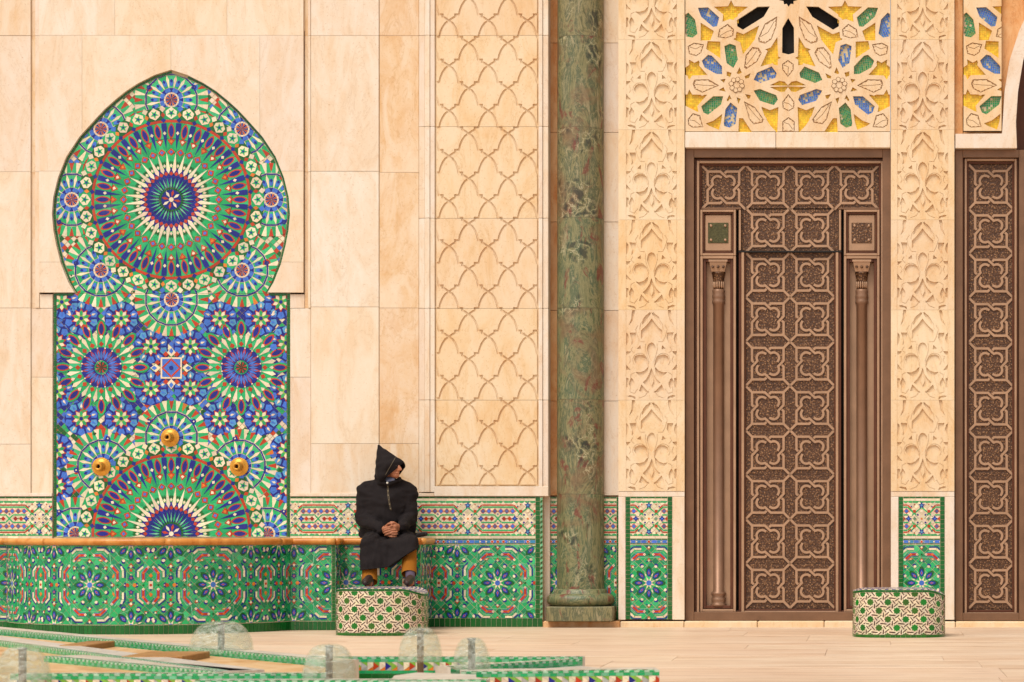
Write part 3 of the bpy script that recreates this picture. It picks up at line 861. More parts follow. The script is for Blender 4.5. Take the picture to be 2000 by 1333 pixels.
for (L, f, su) in bench_segments():
    def mp(u, v, h, f=f):
        x, y, nx, ny = f(u); return (x + nx * h, y + ny * h, ZT - v * BU)
    vert = [([(a, b) for a, b in p], c, l_) for (p, c, l_) in bench_pattern(0, L, su)]
    edge = 7 if L > 60 else 3
    bm_.add(vert, mp, BU, [(.4, .4), (L - .4 - (edge if f(0)[3] == -1 and abs(f(0)[1] - YF) < .01 and L < 200 else 0), .4), (L - .4 - (edge if f(0)[3] == -1 and abs(f(0)[1] - YF) < .01 and L < 200 else 0), 155.6), (.4, 155.6)], .42)
    bm_.add(row_tiles(0, L, 156.4, 156 + ZB / BU, 9.2, DKG, 2), mp, BU, None, .4)
    if L < 200 and f(0)[3] == -1 and abs(f(0)[1] - YF) < .01:
        bm_.add(col_tiles(L - edge, L, 0, 156, 7, DKG, 1), mp, BU, None, .4)
    n = max(1, int(L / 10))
    path += [f(L * i / n) for i in range(n + 1)]
bm_.build(ben)
V, F = [], []
for (x, y, nx, ny) in path: V += [(x, y, 0), (x, y, ZT + .02)]
F = [(2 * i, 2 * i + 2, 2 * i + 3, 2 * i + 1) for i in range(len(path) - 1)]
mesh_obj('tile_bed', V, F, M['grout'], ben)
# seat slab and onyx nosing in lengths
pp = [(p[0], p[1]) for p in path]
V = [(x, y, ZT + .045) for x, y in pp] + [(XS, .05, ZT + .045), (pp[0][0], .05, ZT + .045)]
V2 = [(x, y, ZT + .004) for x, y, _ in V]
n = len(V)
o = mesh_obj('seat_slab', V + V2, [tuple(range(n))] + [tuple(range(2 * n - 1, n - 1, -1))] + [(i, n + i, n + (i + 1) % n, (i + 1) % n) for i in range(n)], M['white_stone'], ben)
def sweep(name, pts, r, z, material, parent, seg=12, rz=None):
    V, F = [], []
    for i, (x, y, nx, ny) in enumerate(pts):
        for k in range(seg):
            a = 2 * pi * k / seg
            V.append((x + nx * r * cos(a), y + ny * r * cos(a), z + (rz or r) * sin(a)))
    for i in range(len(pts) - 1):
        for k in range(seg): F.append((i * seg + k, i * seg + (k + 1) % seg, (i + 1) * seg + (k + 1) % seg, (i + 1) * seg + k))
    F.append(tuple(range(seg))); F.append(tuple((len(pts) - 1) * seg + k for k in range(seg)))
    o = mesh_obj(name, V, F, material, parent, True); fix_normals(o); return o
idx = [0]
for i in range(1, len(path)):
    if i - idx[-1] > 24 or (abs(path[i][0] - path[i - 1][0]) < 1e-6 and abs(path[i][1] - path[i - 1][1]) < 1e-6): idx.append(i)
idx.append(len(path) - 1)
for a, b in zip(idx[:-1], idx[1:]):
    seg_ = path[a:b + 1]
    if a in idx[1:] and abs(path[a][0] - path[a - 1][0]) < 1e-6 and abs(path[a][1] - path[a - 1][1]) < 1e-6: seg_ = path[a:b + 1]
    if len(seg_) > 1:
        if abs(seg_[-1][0] - seg_[-2][0]) < 1e-6 and abs(seg_[-1][1] - seg_[-2][1]) < 1e-6: seg_ = seg_[:-1]
    if len(seg_) > 1: sweep('nosing', [(x + nx * .012, y + ny * .012, nx, ny) for x, y, nx, ny in seg_], .031, ZT + .028, M['onyx'], ben, 14, .029)

# ------------------------------------------------------------------ tiled dado on the wall
def dado(name, label, u0, u1, Y, frx, star_u, bottom, left_border, right_border, base_row=True, hatch=False, top_border=False):
    t = thing(name, label, 'tile dado', 'zellige dado panels')
    mp = plane_map(Y); m = Mosaic()
    a, b = u0 + left_border, u1 - right_border
    m.add(frieze(a, b, frx), mp, 1 / S0, [(a, 965), (b, 965), (b, 1064), (a, 1064)], .40)
    h = bottom - (17 if base_row else 0) - 1064
    k = 150 / 156.0
    pt = bench_pattern(0, (b - a) / k, (star_u - a) / k)
    pt = [([(a + x * k, 1064 + y * k) for x, y in p], c, l_) for p, c, l_ in pt]
    m.add(pt, mp, 1 / S0, [(a, 1064.4), (b, 1064.4), (b, 1064 + min(h, 150)), (a, 1064 + min(h, 150))], .40)
    if base_row: m.add(row_tiles(u0, u1, bottom - 17, bottom, 10, DKG, 2), mp, 1 / S0, None, .4)
    zb = bottom - (17 if base_row else 0)
    if left_border: m.add(col_tiles(u0, u0 + left_border, 970.5, zb, 8, DKG, 1), mp, 1 / S0, None, .4)
    if right_border: m.add(col_tiles(u1 - right_border, u1 - (5 if hatch else 0), 970.5, zb, 9, DKG, 1), mp, 1 / S0, None, .4)
    if hatch:
        q = []
        n = int((zb - 971) / 5)
        for i in range(n): q.append(([(u1 - 5, 971 + i * 5 + 3), (u1, 971 + i * 5), (u1, 971 + i * 5 + 5), (u1 - 5, 971 + i * 5 + 8)], DKG if i % 2 else MINT, 1))
        m.add(q, mp, 1 / S0, None, .3)
    m.build(t)
    pbox('tile_bed', u0, u1, 970.5, bottom, Y - .0012, Y + .12, M['grout'], t, 0)
    return t
dado('tile_dado', 'narrow green zellige dado left of the arched mosaic', -420, 102, 0, 77, 0, 1225, 0, 0)
dado('tile_dado', 'long green zellige dado running behind the seated man', 567, 1060, 0, 680, 972, 1225, 0, 14, True, True)
dado('tile_dado', 'shadowed zellige dado in the recess behind the green column', 1030, 1205, .15, 1130, 1085, 1212, 0, 4)
dado('tile_dado', 'small framed zellige panel between green column and large door', 1222, 1313, -.002, 1267.5, 1267.5, 1210, 9, 9, False)
dado('tile_dado', 'small framed zellige panel behind the right tiled stool', 1755, 1845, -.002, 1800, 1800, 1210, 9, 9, False)

# ------------------------------------------------------------------ lattice pilaster
sp = thing('lattice_pilaster', 'cream stone pilaster carved with an interlaced scale lattice', 'pilaster')
pbox('core', 819, 1071, -700, 1225, .11, .62, M['white_stone'], sp)
for (a, b, y0) in ((818.5, 830, -.004), (830.4, 840, -.018), (840.4, 849.5, -.010)):
    ys = [-700, -460, -284, -106, 70, 248, 427, 603, 782, 962]
    for i in range(len(ys) - 1): pbox('moulding', a, b, ys[i] + .3, ys[i + 1] - .3, y0, .11, M['stone'], sp, .003)
for (a, b, y0) in ((1052.5, 1060, -.018), (1060.4, 1071, -.006)):
    for i in range(len(ys) - 1): pbox('moulding', a, b, ys[i] + .3, ys[i + 1] - .3, y0, .11, M['white_stone'], sp, .003)
pbox('sill_course', 848.5, 1071.5, 950.5, 969.8, -.02, .11, M['white_stone'], sp, .004)
SX0, SX1 = 850, 1052
for i in range(len(ys) - 1):
    y0, y1 = ys[i], min(ys[i + 1], 950)
    if y1 < -480: continue
    shapes = []
    for r in range(int((y0 - 130) / 44.1) - 1, int((y1 - 41) / 44.1) + 2):
        ny = 41 + 44.1 * r
        for k in range(-1, 5):
            nx = 877 + 76.7 * (k - 1) + (38.35 if r % 2 else 0)
            for s in (-1, 1):
                pts = [(0, 0), (7, 4.5), (12.8, 13), (16.8, 23), (18.6, 32), (26, 32), (26, 36.5), (31, 38.6), (38.35, 44.1)]
                shapes.append((stroke_poly([(nx + s * x, ny + y) for x, y in pts], 3.9), .1015))
    shapes += [([(SX0, y0), (SX0 + 3, y0), (SX0 + 3, y1), (SX0, y1)], .10), ([(SX1 - 3, y0), (SX1, y0), (SX1, y1), (SX1 - 3, y1)], .10)]
    if i == len(ys) - 2: shapes.append(([(SX0, y1 - 3), (SX1, y1 - 3), (SX1, y1), (SX0, y1)], .10))
    shapes = [s for s in shapes if max(p[1] for p in s[0]) > y0 and min(p[1] for p in s[0]) < y1]
    relief('carved_panel', [(SX0, y0 + .3), (SX1, y0 + .3), (SX1, y1 - .3), (SX0, y1 - .3)], shapes, .116, M['stone2'], plane_map(.11), sp)

# ------------------------------------------------------------------ recess and green column
rec = thing('column_recess', 'honey coloured marble recess behind the green column', 'wall')
pbox('backing', 1020, 1240, -700, 1225, .21, .7, M['honey'], rec)
ysr = [-700, -430, -180, 78, 254, 430, 604, 782, 968]
for i in range(len(ysr) - 1):
    pbox('slab', 1025, 1100, ysr[i] + .4, ysr[i + 1] - .4, .15, .21, M['honey'], rec, .002)
    pbox('slab', 1100.5, 1222, ysr[i] + .4, ysr[i + 1] - .4, .15, .21, M['white_stone'], rec, .002)
colm = thing('marble_column', 'tall round column of veined green marble beside the carved pilaster', 'column')
CY = .12
ccx = XA(1134, CY); rr = 46 / sc(CY)
zt = lambda py: EYE + (HZ - py) / sc(CY)
zs = [1156, 966, 782, 605, 430, 255, 78, -180, -430, -700]
for i in range(len(zs) - 1):
    r0 = rr * (1.0 - .004 * i)
    lathe('shaft_drum', [(r0, zt(zs[i]) + .001), (r0 * .998, zt(zs[i + 1]) - .001)], (ccx, CY, 0), M['serp'], colm, 48, 'Z', False)
zb = zt(1184)
prof = [(rr * 1.02, zt(1150)), (rr * 1.12, zt(1153)), (rr * 1.12, zt(1158))]
for k in range(9):
    a = radians(90 - 22.5 * k); prof.append((rr * 1.14 + .062 * cos(a), (zt(1159) + zb) / 2 + (zt(1159) - zb) / 2 * sin(a)))
lathe('torus_base', prof[::-1], (ccx, CY, 0), M['serp'], colm, 48)
box('plinth', XA(1066, CY - .3), XA(1196, CY - .3), CY - .3, CY + .25, .055, zb + .002, M['serp'], colm, .006)
# threshold step in honey stone in front of recess and doors
stp = thing('threshold_step', 'low worn honey marble step below the doors and column', 'step')
xs_ = [1062, 1212, 1337, 1480, 1610, 1742, 1866, 2010, 2200, 2400]
for i in range(len(xs_) - 1):
    box('step_stone', wx(xs_[i] + .5), wx(xs_[i + 1] - .5), -.06 + rnd.uniform(-.008, .008), .85, -.01, .052 + rnd.uniform(-.002, .002), M['honey'] if i in (0,) else M['stone2'], stp, .008)

# ------------------------------------------------------------------ carved pilasters
def mir(p): return [(-x, y) for x, y in p]
HOLES = []
def hole(p, both=True):
    HOLES.append(p)
    if both: HOLES.append(mir(p))
def lens(a, b, w1, w2, n=6):
    dx, dy = b[0] - a[0], b[1] - a[1]; L = hypot(dx, dy); nx, ny = -dy / L, dx / L
    s1 = [(a[0] + dx * i / n + nx * w1 * sin(pi * i / n), a[1] + dy * i / n + ny * w1 * sin(pi * i / n)) for i in range(n + 1)]
    s2 = [(a[0] + dx * i / n + nx * w2 * sin(pi * i / n), a[1] + dy * i / n + ny * w2 * sin(pi * i / n)) for i in range(n, -1, -1)]
    return s1 + s2[1:-1]
hole(lens((-1.5, 5), (-17, 28), 5.0, -1.6)); hole([(-37, 1), (-32, 1), (-33, 10), (-35, 20), (-42, 29), (-38, 17), (-38, 8)])
HOLES.append([(0, 18), (6, 27), (12, 34), (18, 40), (18, 55), (9, 44), (0, 37), (-9, 44), (-18, 55), (-18, 40), (-12, 34), (-6, 27)])
hole([(-41, 45), (-30.5, 45), (-30, 55), (-33, 63), (-38, 67), (-37, 58)]); hole([(-48, 45), (-44.5, 49), (-43.5, 56), (-45, 63), (-48, 67)])
HOLES.append([(0, 64), (4, 66), (7, 71), (8, 77), (6, 85), (3, 92), (0, 99), (-3, 92), (-6, 85), (-8, 77), (-7, 71), (-4, 66)])
hole([(-27, 75), (-21, 69), (-20, 77)]); hole([(-48, 81), (-40, 81), (-43, 85), (-47, 88)]); hole([(-48, 106), (-44, 112), (-40, 117), (-48, 116)])
hole([(-32, 97), (-30, 91), (-24, 87.5), (-17, 88), (-11, 92), (-8, 99), (-7.5, 110), (-11, 103), (-16, 99), (-18, 104), (-24, 107), (-29, 104)])
hole([(-7.5, 112), (-8.5, 121), (-13, 129), (-17, 132), (-21, 129), (-29, 121), (-22, 122), (-14, 119), (-10, 114)])
HOLES.append([(0, 115), (4, 127), (9, 135), (15, 141), (8, 148), (0, 154), (-8, 148), (-15, 141), (-9, 135), (-4, 127)])
hole([(-19, 146), (-13, 153), (-5.5, 161), (-15, 160), (-23, 158)]); hole(lens((-38, 133), (-36, 153), 5.5, -3.4)); hole([(-48, 133), (-44, 134), (-44.5, 150), (-48, 151)])
hole([(-45, 168), (-40, 166.5), (-32, 169), (-31, 174.5), (-36, 171), (-40, 170.5)])
LEAF = [(0, 126), (3.4, 133), (4, 139), (0, 148), (-4, 139), (-3.4, 133)]
HOLES = [[(sum(q[0] for q in h) / len(h) + (x - sum(q[0] for q in h) / len(h)) * 1.13, sum(q[1] for q in h) / len(h) + (y - sum(q[1] for q in h) / len(h)) * 1.07) for x, y in h] for h in HOLES]
GROOVES = []
for s_ in (-1, 1):
    GROOVES += [[(s_ * x, y) for x, y in p] for p in (
        [(3, 4), (12, 14), (21, 27), (23, 38)], arc(23, 98, 13.5, -150, 40, 10), [(11, 66), (12, 76), (9, 88), (5, 100), (6, 112)], [(26, 30), (31, 38), (27, 52), (22, 62), (13, 62)],
        [(5, 158), (13, 168), (24, 172)], [(33, 122), (40, 126), (42, 160), (33, 163), (27, 154)], [(36, 72), (40, 78), (34, 84)], [(43, 90), (40, 98), (43, 104)], [(2, 134), (0, 143)])]
def carved_pilaster(label, xc_, half, joints, pl, pr_):
    t = thing('carved_pilaster', label, 'pilaster', 'carved limestone pilasters')
    pbox('core', xc_ - half + .5, xc_ + half - .5, -700, 1209, .018, .8, M['stone2'], t)
    for i in range(len(joints) - 1):
        y0, y1 = joints[i], joints[i + 1]; k = (y1 - y0) / 176.0
        jx = lambda: rnd.uniform(-.55, .55)
        sh = [([(xc_ + x * 1.02 + jx(), y0 + y * k + jx()) for x, y in h_], .017 + rnd.uniform(-.004, .002)) for h_ in HOLES]
        sh = [(stroke_poly([(xc_ + x, y0 + y * k) for x, y in g_], 1.1), .0265) for g_ in GROOVES] + sh
        sh.append(([(xc_ + x, y0 + y * k) for x, y in LEAF], .030))
        for s in (-1, 1): sh.append((stroke_poly([(xc_ + s * 49.5, y0 + .4), (xc_ + s * 49.5, y1 - .4)], .7), .029))
        relief('carved_block', [(xc_ - half, y0 + .15), (xc_ + half, y0 + .15), (xc_ + half, y1 - .15), (xc_ - half, y1 - .15)], sh, .032, M['stone2'], plane_map(.027), t)
    pbox('foot_course', xc_ - half, xc_ + half, joints[-1] + .4, 970.3, -.002, .02, M['white_stone'], t, .002)
    pbox('foot_slab', xc_ - half, pl - .3, 970.8, 1211, -.008, .02, M['white_stone'], t, .003)
    pbox('foot_slab', pr_ + .3, xc_ + half, 970.8, 1211, -.008, .02, M['white_stone'], t, .003)
J = [-626, -450, -274, -98, 78, 254, 430, 606, 782, 960]
carved_pilaster('carved limestone pilaster with palmettes between green column and large door', 1272.5, 64.5, J, 1222, 1313)
carved_pilaster('carved limestone pilaster with palmettes between the two bronze doors', 1802, 62, J, 1755, 1845)

# ------------------------------------------------------------------ bronze doors
def polyline_cell():
    P = []
    rot = lambda p, q: [(p_[0] * [1, 0, -1, 0][q] - p_[1] * [0, 1, 0, -1][q], p_[0] * [0, 1, 0, -1][q] + p_[1] * [1, 0, -1, 0][q]) for p_ in p]
    A = [(-31, -31), (-6, -31), (5.5, -20.5)] + arc(11.5, -11.5, 10.5, -112, 22, 10)[1:] + [(19, -3)]
    B = [(31, -31), (6, -31), (2.6, -27.6)]
    Cn = [(-43.6, -43.6), (-31, -31)]
    for q in range(4): P += [rot(A, q), rot(B, q), rot(Cn, q)]
    return P
def strap_shapes(cx_, cy_, w=4.6, k=1.0, clipbox=None):
    out = []
    for p in polyline_cell():
        out.append(stroke_poly([(cx_ + x * k, cy_ + y * k) for x, y in p], w))
    return out
def door_cells(door, centres, Y):
    half = 43.5
    o0 = None
    for (x, y) in centres:
        pbox('panel', x - half + .1, x + half - .1, y - half + .1, y + half - .1, Y, Y + .03, M['ornament'], door, 0)
    proto_ = None
    for (x, y) in centres:
        if proto_ is None:
            f = lambda u, v, h: ((u - 1000) / S0, -h, -(v - 1000) / S0)
            sh = [(s, .012) for s in strap_shapes(1000, 1000)]
            proto_ = relief('strapwork', [(953, 953), (1047, 953), (1047, 1047), (953, 1047)], sh, 0, M['bronze_l'], f, door, 0, True)
            o = proto_
        else:
            o = proto_.copy(); COL.objects.link(o); o.parent = door
        o.location = (wx(x), Y, wz(y))
def frame_rect(door, name, u0, u1, v0, v1, w, y0, y1, m):
    pbox(name, u0, u0 + w, v0, v1, y0, y1, M[m], door, .003); pbox(name, u1 - w, u1, v0, v1, y0, y1, M[m], door, .003)
    pbox(name, u0 + w, u1 - w, v0, v0 + w, y0, y1, M[m], door, .003); pbox(name, u0 + w, u1 - w, v1 - w, v1, y0, y1, M[m], door, .003)
DY = .16
d1 = thing('bronze_door', 'tall bronze door with strapwork panels and two slim side colonnettes', 'door', 'bronze doors')
pbox('back_plate', 1337.5, 1741, 288, 1208, DY + .06, DY + .3, M['gap'], d1, 0)
frame_rect(d1, 'outer_frame', 1337.5, 1741, 289, 1213, 17, .06, DY + .06, 'bronze_m')
frame_rect(d1, 'frame_bead', 1355, 1730, 307, 1206, 4, DY - .05, DY + .06, 'bronze_r')
frame_rect(d1, 'frame_bead', 1359.2, 1725.8, 311, 1202, 5, DY - .065, DY + .06, 'bronze_l')
frame_rect(d1, 'frame_bead', 1364.4, 1720.6, 316, 1198, 4, DY - .03, DY + .06, 'bronze_r')
cells = [(1411 + 87.3 * i, 362) for i in range(4)] + [(1498.3, 446.5), (1585.6, 446.5)]
pbox('field', 1368.5, 1716.5, 320, 405.5, DY - .002, DY + .05, M['ornament'], d1, 0)
pbox('field', 1447, 1637, 405.6, 488, DY - .002, DY + .05, M['ornament'], d1, 0)
pbox('rail', 1366, 1446, 402, 406, DY - .03, DY + .05, M['bronze_m'], d1); pbox('rail', 1638, 1718, 402, 406, DY - .03, DY + .05, M['bronze_m'], d1)
door_cells(d1, cells, DY - .006)
# door leaf
leaf_c = [(1498.3 + 87.3 * i, 534 + 87.3 * j) for i in range(2) for j in range(8)]
for (u0_, u1_, v1_, w_f, y_f, m_f) in ((1441.5, 1642.5, 1205, 5, -.04, 'bronze_r'), (1446.7, 1637.3, 1200, 5.5, -.05, 'bronze_l'), (1452.4, 1631.6, 1194, 3, -.02, 'bronze_r')):
    pbox('leaf_frame', u0_, u0_ + w_f, 490, v1_, DY + y_f, DY + .06, M[m_f], d1, .003); pbox('leaf_frame', u1_ - w_f, u1_, 490, v1_, DY + y_f, DY + .06, M[m_f], d1, .003)
    pbox('leaf_frame', u0_ + w_f, u1_ - w_f, v1_ - w_f, v1_, DY + y_f, DY + .06, M[m_f], d1, .003)
pbox('field', 1455, 1629, 490.5, 1191, DY - .002, DY + .05, M['ornament'], d1, 0)
door_cells(d1, leaf_c, DY - .006)
pbox('leaf_gap', 1441, 1643, 487.6, 490.4, DY - .052, DY + .05, M['gap'], d1, 0)
for (a, b) in ((1441.5, 1446), (1638, 1642.5)): pbox('hinge_post', a, b, 407, 487, DY - .045, DY + .05, M['bronze_l'], d1)
for s, lo, hi in ((-1, 1366, 1436), (1, 1648, 1718)):
    mid = (lo + hi) / 2
    # square plate
    frame_rect(d1, 'plate_frame', lo, hi, 407, 497, 4.5, DY - .055, DY + .05, 'bronze_l')
    frame_rect(d1, 'plate_frame', lo + 5, hi - 5, 412, 492, 3, DY - .04, DY + .05, 'bronze_r')
    pbox('plate', lo + 8, hi - 8, 415.2, 488.8, DY - .03, DY + .05, M['bronze_l'], d1, .012)
    o = pbox('medallion', mid - 20, mid + 20, 432, 472, DY - .037, DY, M['verdigris'] if s < 0 else M['ornament'], d1, .003)
    for q in (-1, 1):
        for w_ in (-1, 1):
            lathe('boss', [(.012, .0), (.012, .006), (.005, .009)], (wx(mid + q * 14), DY - .037, wz(452 + w_ * 14)), M['bronze_l'], o, 12, 'Y')
    # recessed niche with a colonnette
    frame_rect(d1, 'niche_frame', lo, hi, 498, 1196, 5, DY - .055, DY + .05, 'bronze_l')
    frame_rect(d1, 'niche_frame', lo + 5.3, hi - 5.3, 503.3, 1190, 6, DY - .035, DY + .05, 'bronze_r')
    pbox('niche_panel', lo + 11, hi - 11, 509, 1184, DY + .035, DY + .055, M['bronze_l'], d1, 0)
    c = (wx(mid), DY + .02, 0); z = wz
    lathe('colonnette', [(r_ * 1.42, z(y_)) for r_, y_ in ((.050, 1186), (.050, 1181), (.042, 1179), (.046, 1175), (.046, 1170), (.037, 1167), (.047, 1162), (.047, 1159), (.034, 1156), (.034, 592), (.041, 590), (.041, 584), (.037, 582), (.041, 579), (.041, 574), (.037, 571), (.041, 566), (.037, 562))], c, M['bronze_c'], d1, 28)
    cp = lathe('capital', [(.047, z(562)), (.049, z(545)), (.058, z(532)), (.063, z(531)), (.060, z(528))], c, M['ornament'], d1, 24)
    V, F = [], []
    zz = [(.058, z(528)), (.074, z(513)), (.076, z(509)), (.084, z(509)), (.084, z(505))]
    for (h_, z_) in zz: V += [(c[0] - h_, c[1] - h_, z_), (c[0] + h_, c[1] - h_, z_), (c[0] + h_, c[1] + h_, z_), (c[0] - h_, c[1] + h_, z_)]
    for i in range(len(zz) - 1): F += [(4 * i + k, 4 * i + (k + 1) % 4, 4 * i + 4 + (k + 1) % 4, 4 * i + 4 + k) for k in range(4)]
    F += [(0, 1, 2, 3), (16, 17, 18, 19)]
    ab = mesh_obj('abacus', V, F, M['bronze_l'], d1)
    for q in (-.55, 0, .55): lathe('boss', [(.013, 0), (.013, .006), (.005, .008)], (c[0] + q * .085, c[1] - .070, z(519)), M['ornament'], ab, 10, 'Y')
    for q in range(6):
        a = radians(-150 + 24 * q); lathe('leaf', [(.002, 0), (.009, .02), (.007, .05), (.002, .065)], (c[0] + .050 * cos(a), c[1] + .050 * sin(a), z(561)), M['bronze_l'], cp, 6)
d2 = thing('bronze_door', 'narrow bronze door with one column of strapwork panels at the right edge', 'door', 'bronze doors')
pbox('back_plate', 1866, 2006, 288, 1208, DY + .06, DY + .3, M['gap'], d2, 0)
frame_rect(d2, 'outer_frame', 1866, 2006, 291, 1213, 15, .06, DY + .06, 'bronze_m')
frame_rect(d2, 'frame_bead', 1881.5, 1990.5, 304, 1206, 3, DY - .05, DY + .06, 'bronze_r')
frame_rect(d2, 'frame_bead', 1884.7, 1987.3, 307, 1202, 4.5, DY - .065, DY + .06, 'bronze_l')
frame_rect(d2, 'frame_bead', 1889.4, 1982.6, 312, 1197, 4, DY - .03, DY + .06, 'bronze_r')
pbox('field', 1893.5, 1978.5, 316, 1192.5, DY - .002, DY + .05, M['ornament'], d2, 0)
door_cells(d2, [(1937, 361 + 87.2 * k) for k in range(10)], DY - .006)

# ------------------------------------------------------------------ pierced stone screens above the doors
def q4(pts, ox=1320, k=4.545): return [(ox + x / k, y / k) for x, y in pts]
YL, BL, GR, BK, CV = 'y', 'b', 'g', 'k', 'c'
SCR = [
 (GR, [(85, 130), (110, 112), (170, 175), (192, 300), (150, 335), (95, 325), (85, 300)]),
 (BL, [(195, 70), (285, 65), (385, 155), (365, 235), (330, 240), (225, 150)]),
 (YL, [(350, 65), (470, 65), (490, 20), (510, 65), (630, 65), (540, 125), (540, 175), (480, 160), (425, 180), (430, 125)]),
 (BK, [(540, 180), (725, 60), (835, 57), (780, 150), (595, 265), (545, 235)]),
 (YL, [(230, 220), (325, 280), (300, 350), (230, 350)]),
 (CV, [(370, 330), (385, 260), (460, 212), (515, 260), (510, 320), (440, 342)]),
 (YL, [(545, 295), (600, 315), (730, 238), (690, 350), (600, 470), (580, 370), (525, 345)]),
 (CV, [(730, 340), (790, 210), (900, 145), (895, 230), (850, 350), (790, 390), (735, 375)]),
 (YL, [(290, 375), (385, 380), (385, 500), (280, 430)]),
 (CV, [(105, 410), (160, 380), (250, 395), (225, 470), (180, 500), (115, 480)]),
 (GR, [(430, 410), (480, 388), (530, 405), (550, 530), (510, 605), (450, 560)]),
 (CV, [(605, 600), (620, 490), (680, 418), (735, 425), (762, 470), (720, 550), (625, 615)]),
 (YL, [(765, 580), (830, 445), (800, 440), (850, 430), (898, 340), (898, 508), (915, 515), (895, 525), (895, 570), (830, 560)]),
 (BL, [(230, 540), (285, 487), (320, 495), (410, 590), (410, 660), (360, 658), (255, 600)]),
 (YL, [(85, 612), (130, 580), (125, 545), (165, 570), (205, 545), (195, 585), (265, 660), (140, 662), (120, 690), (110, 665), (85, 655)]),
 (BL, [(690, 710), (720, 645), (850, 590), (895, 650), (885, 690), (755, 738)]),
 (CV, [(150, 745), (165, 708), (290, 705), (385, 760), (290, 800), (235, 825), (165, 790)]),
 (YL, [(85, 850), (110, 850), (120, 810), (140, 850), (260, 850), (180, 940), (190, 985), (85, 930)]),
 (GR, [(225, 945), (330, 855), (420, 855), (400, 930), (285, 1020), (245, 1000)]),
 (BL, [(425, 1095), (440, 970), (485, 910), (545, 960), (530, 1100), (480, 1135), (430, 1120)]),
 (GR, [(690, 805), (745, 790), (890, 845), (905, 885), (870, 935), (745, 895)]),
 (CV, [(605, 900), (700, 950), (780, 1060), (770, 1090), (690, 1105), (650, 1060)]),
 (YL, [(770, 960), (835, 990), (900, 965), (895, 1165), (850, 1115), (800, 1040)]),
 (YL, [(285, 1100), (340, 1080), (420, 1010), (375, 1140), (300, 1110)]),
 (YL, [(570, 1060), (590, 1060), (655, 1160), (565, 1160)]),
 (CV, [(105, 1060), (150, 1005), (215, 1025), (245, 1130), (150, 1135), (110, 1110)]),
 (YL, [(455, 640), (490, 650), (480, 680), (455, 670)]), (YL, [(545, 650), (565, 605), (580, 645), (555, 655)]), (YL, [(615, 680), (660, 655), (645, 690), (620, 695)]),
 (YL, [(400, 710), (435, 705), (425, 730)]), (YL, [(385, 800), (420, 780), (435, 810)]), (YL, [(455, 890), (475, 850), (490, 880), (465, 900)]),
 (YL, [(545, 870), (570, 880), (555, 920)]), (YL, [(620, 840), (660, 850), (655, 870), (640, 875)]),
 (YL, [(840, 757), (920, 728), (960, 735), (985, 757)]), (YL, [(840, 775), (985, 775), (960, 805), (930, 808)]),
]
ROS = []
for k in range(8): ROS.append(pod((540, 755), k * pi / 4 + .2, 24, 74, 25, 8))
CEN = [(BK, [(945, 250), (998, 160), (1048, 245), (1050, 470), (1000, 485), (943, 470)]), (CV, [(943, 570), (995, 533), (1045, 570), (1045, 620), (995, 685), (945, 620)]),
       (CV, [(945, 905), (998, 835), (1052, 905), (1050, 960), (1000, 990), (948, 960)]), (CV, [(945, 1080), (1000, 1040), (1055, 1080), (1055, 1170), (945, 1170)]),
       (BK, [(915, -60), (915, 2), (955, 10), (960, 40), (985, 35), (1000, 62), (1020, 35), (1045, 38), (1045, 12), (1080, 2), (1080, -60)])]
def flipx(p): return [(1991 - x, y) for x, y in p]
full = list(SCR) + [({GR: BL, BL: GR}.get(k, k), flipx(p)) for k, p in SCR] + CEN
ros_full = ROS + [flipx(p) for p in ROS]
def scale_poly(p, k, k2=None):
    cx_ = sum(q[0] for q in p) / len(p); cy_ = sum(q[1] for q in p) / len(p)
    return [(cx_ + (q[0] - cx_) * k, cy_ + (q[1] - cy_) * (k2 or k)) for q in p]
def leaf_in(p):
    """lobed leaf inside a sunk field"""
    cx_ = sum(q[0] for q in p) / len(p); cy_ = sum(q[1] for q in p) / len(p); out = []
    n = len(p)
    for i in range(n):
        a, b = p[i], p[(i + 1) % n]
        for s, k in ((0, .90), (.25, .78), (.5, .90), (.75, .80)):
            x, y = a[0] + (b[0] - a[0]) * s, a[1] + (b[1] - a[1]) * s
            out.append((cx_ + (x - cx_) * k, cy_ + (y - cy_) * k))
    return out
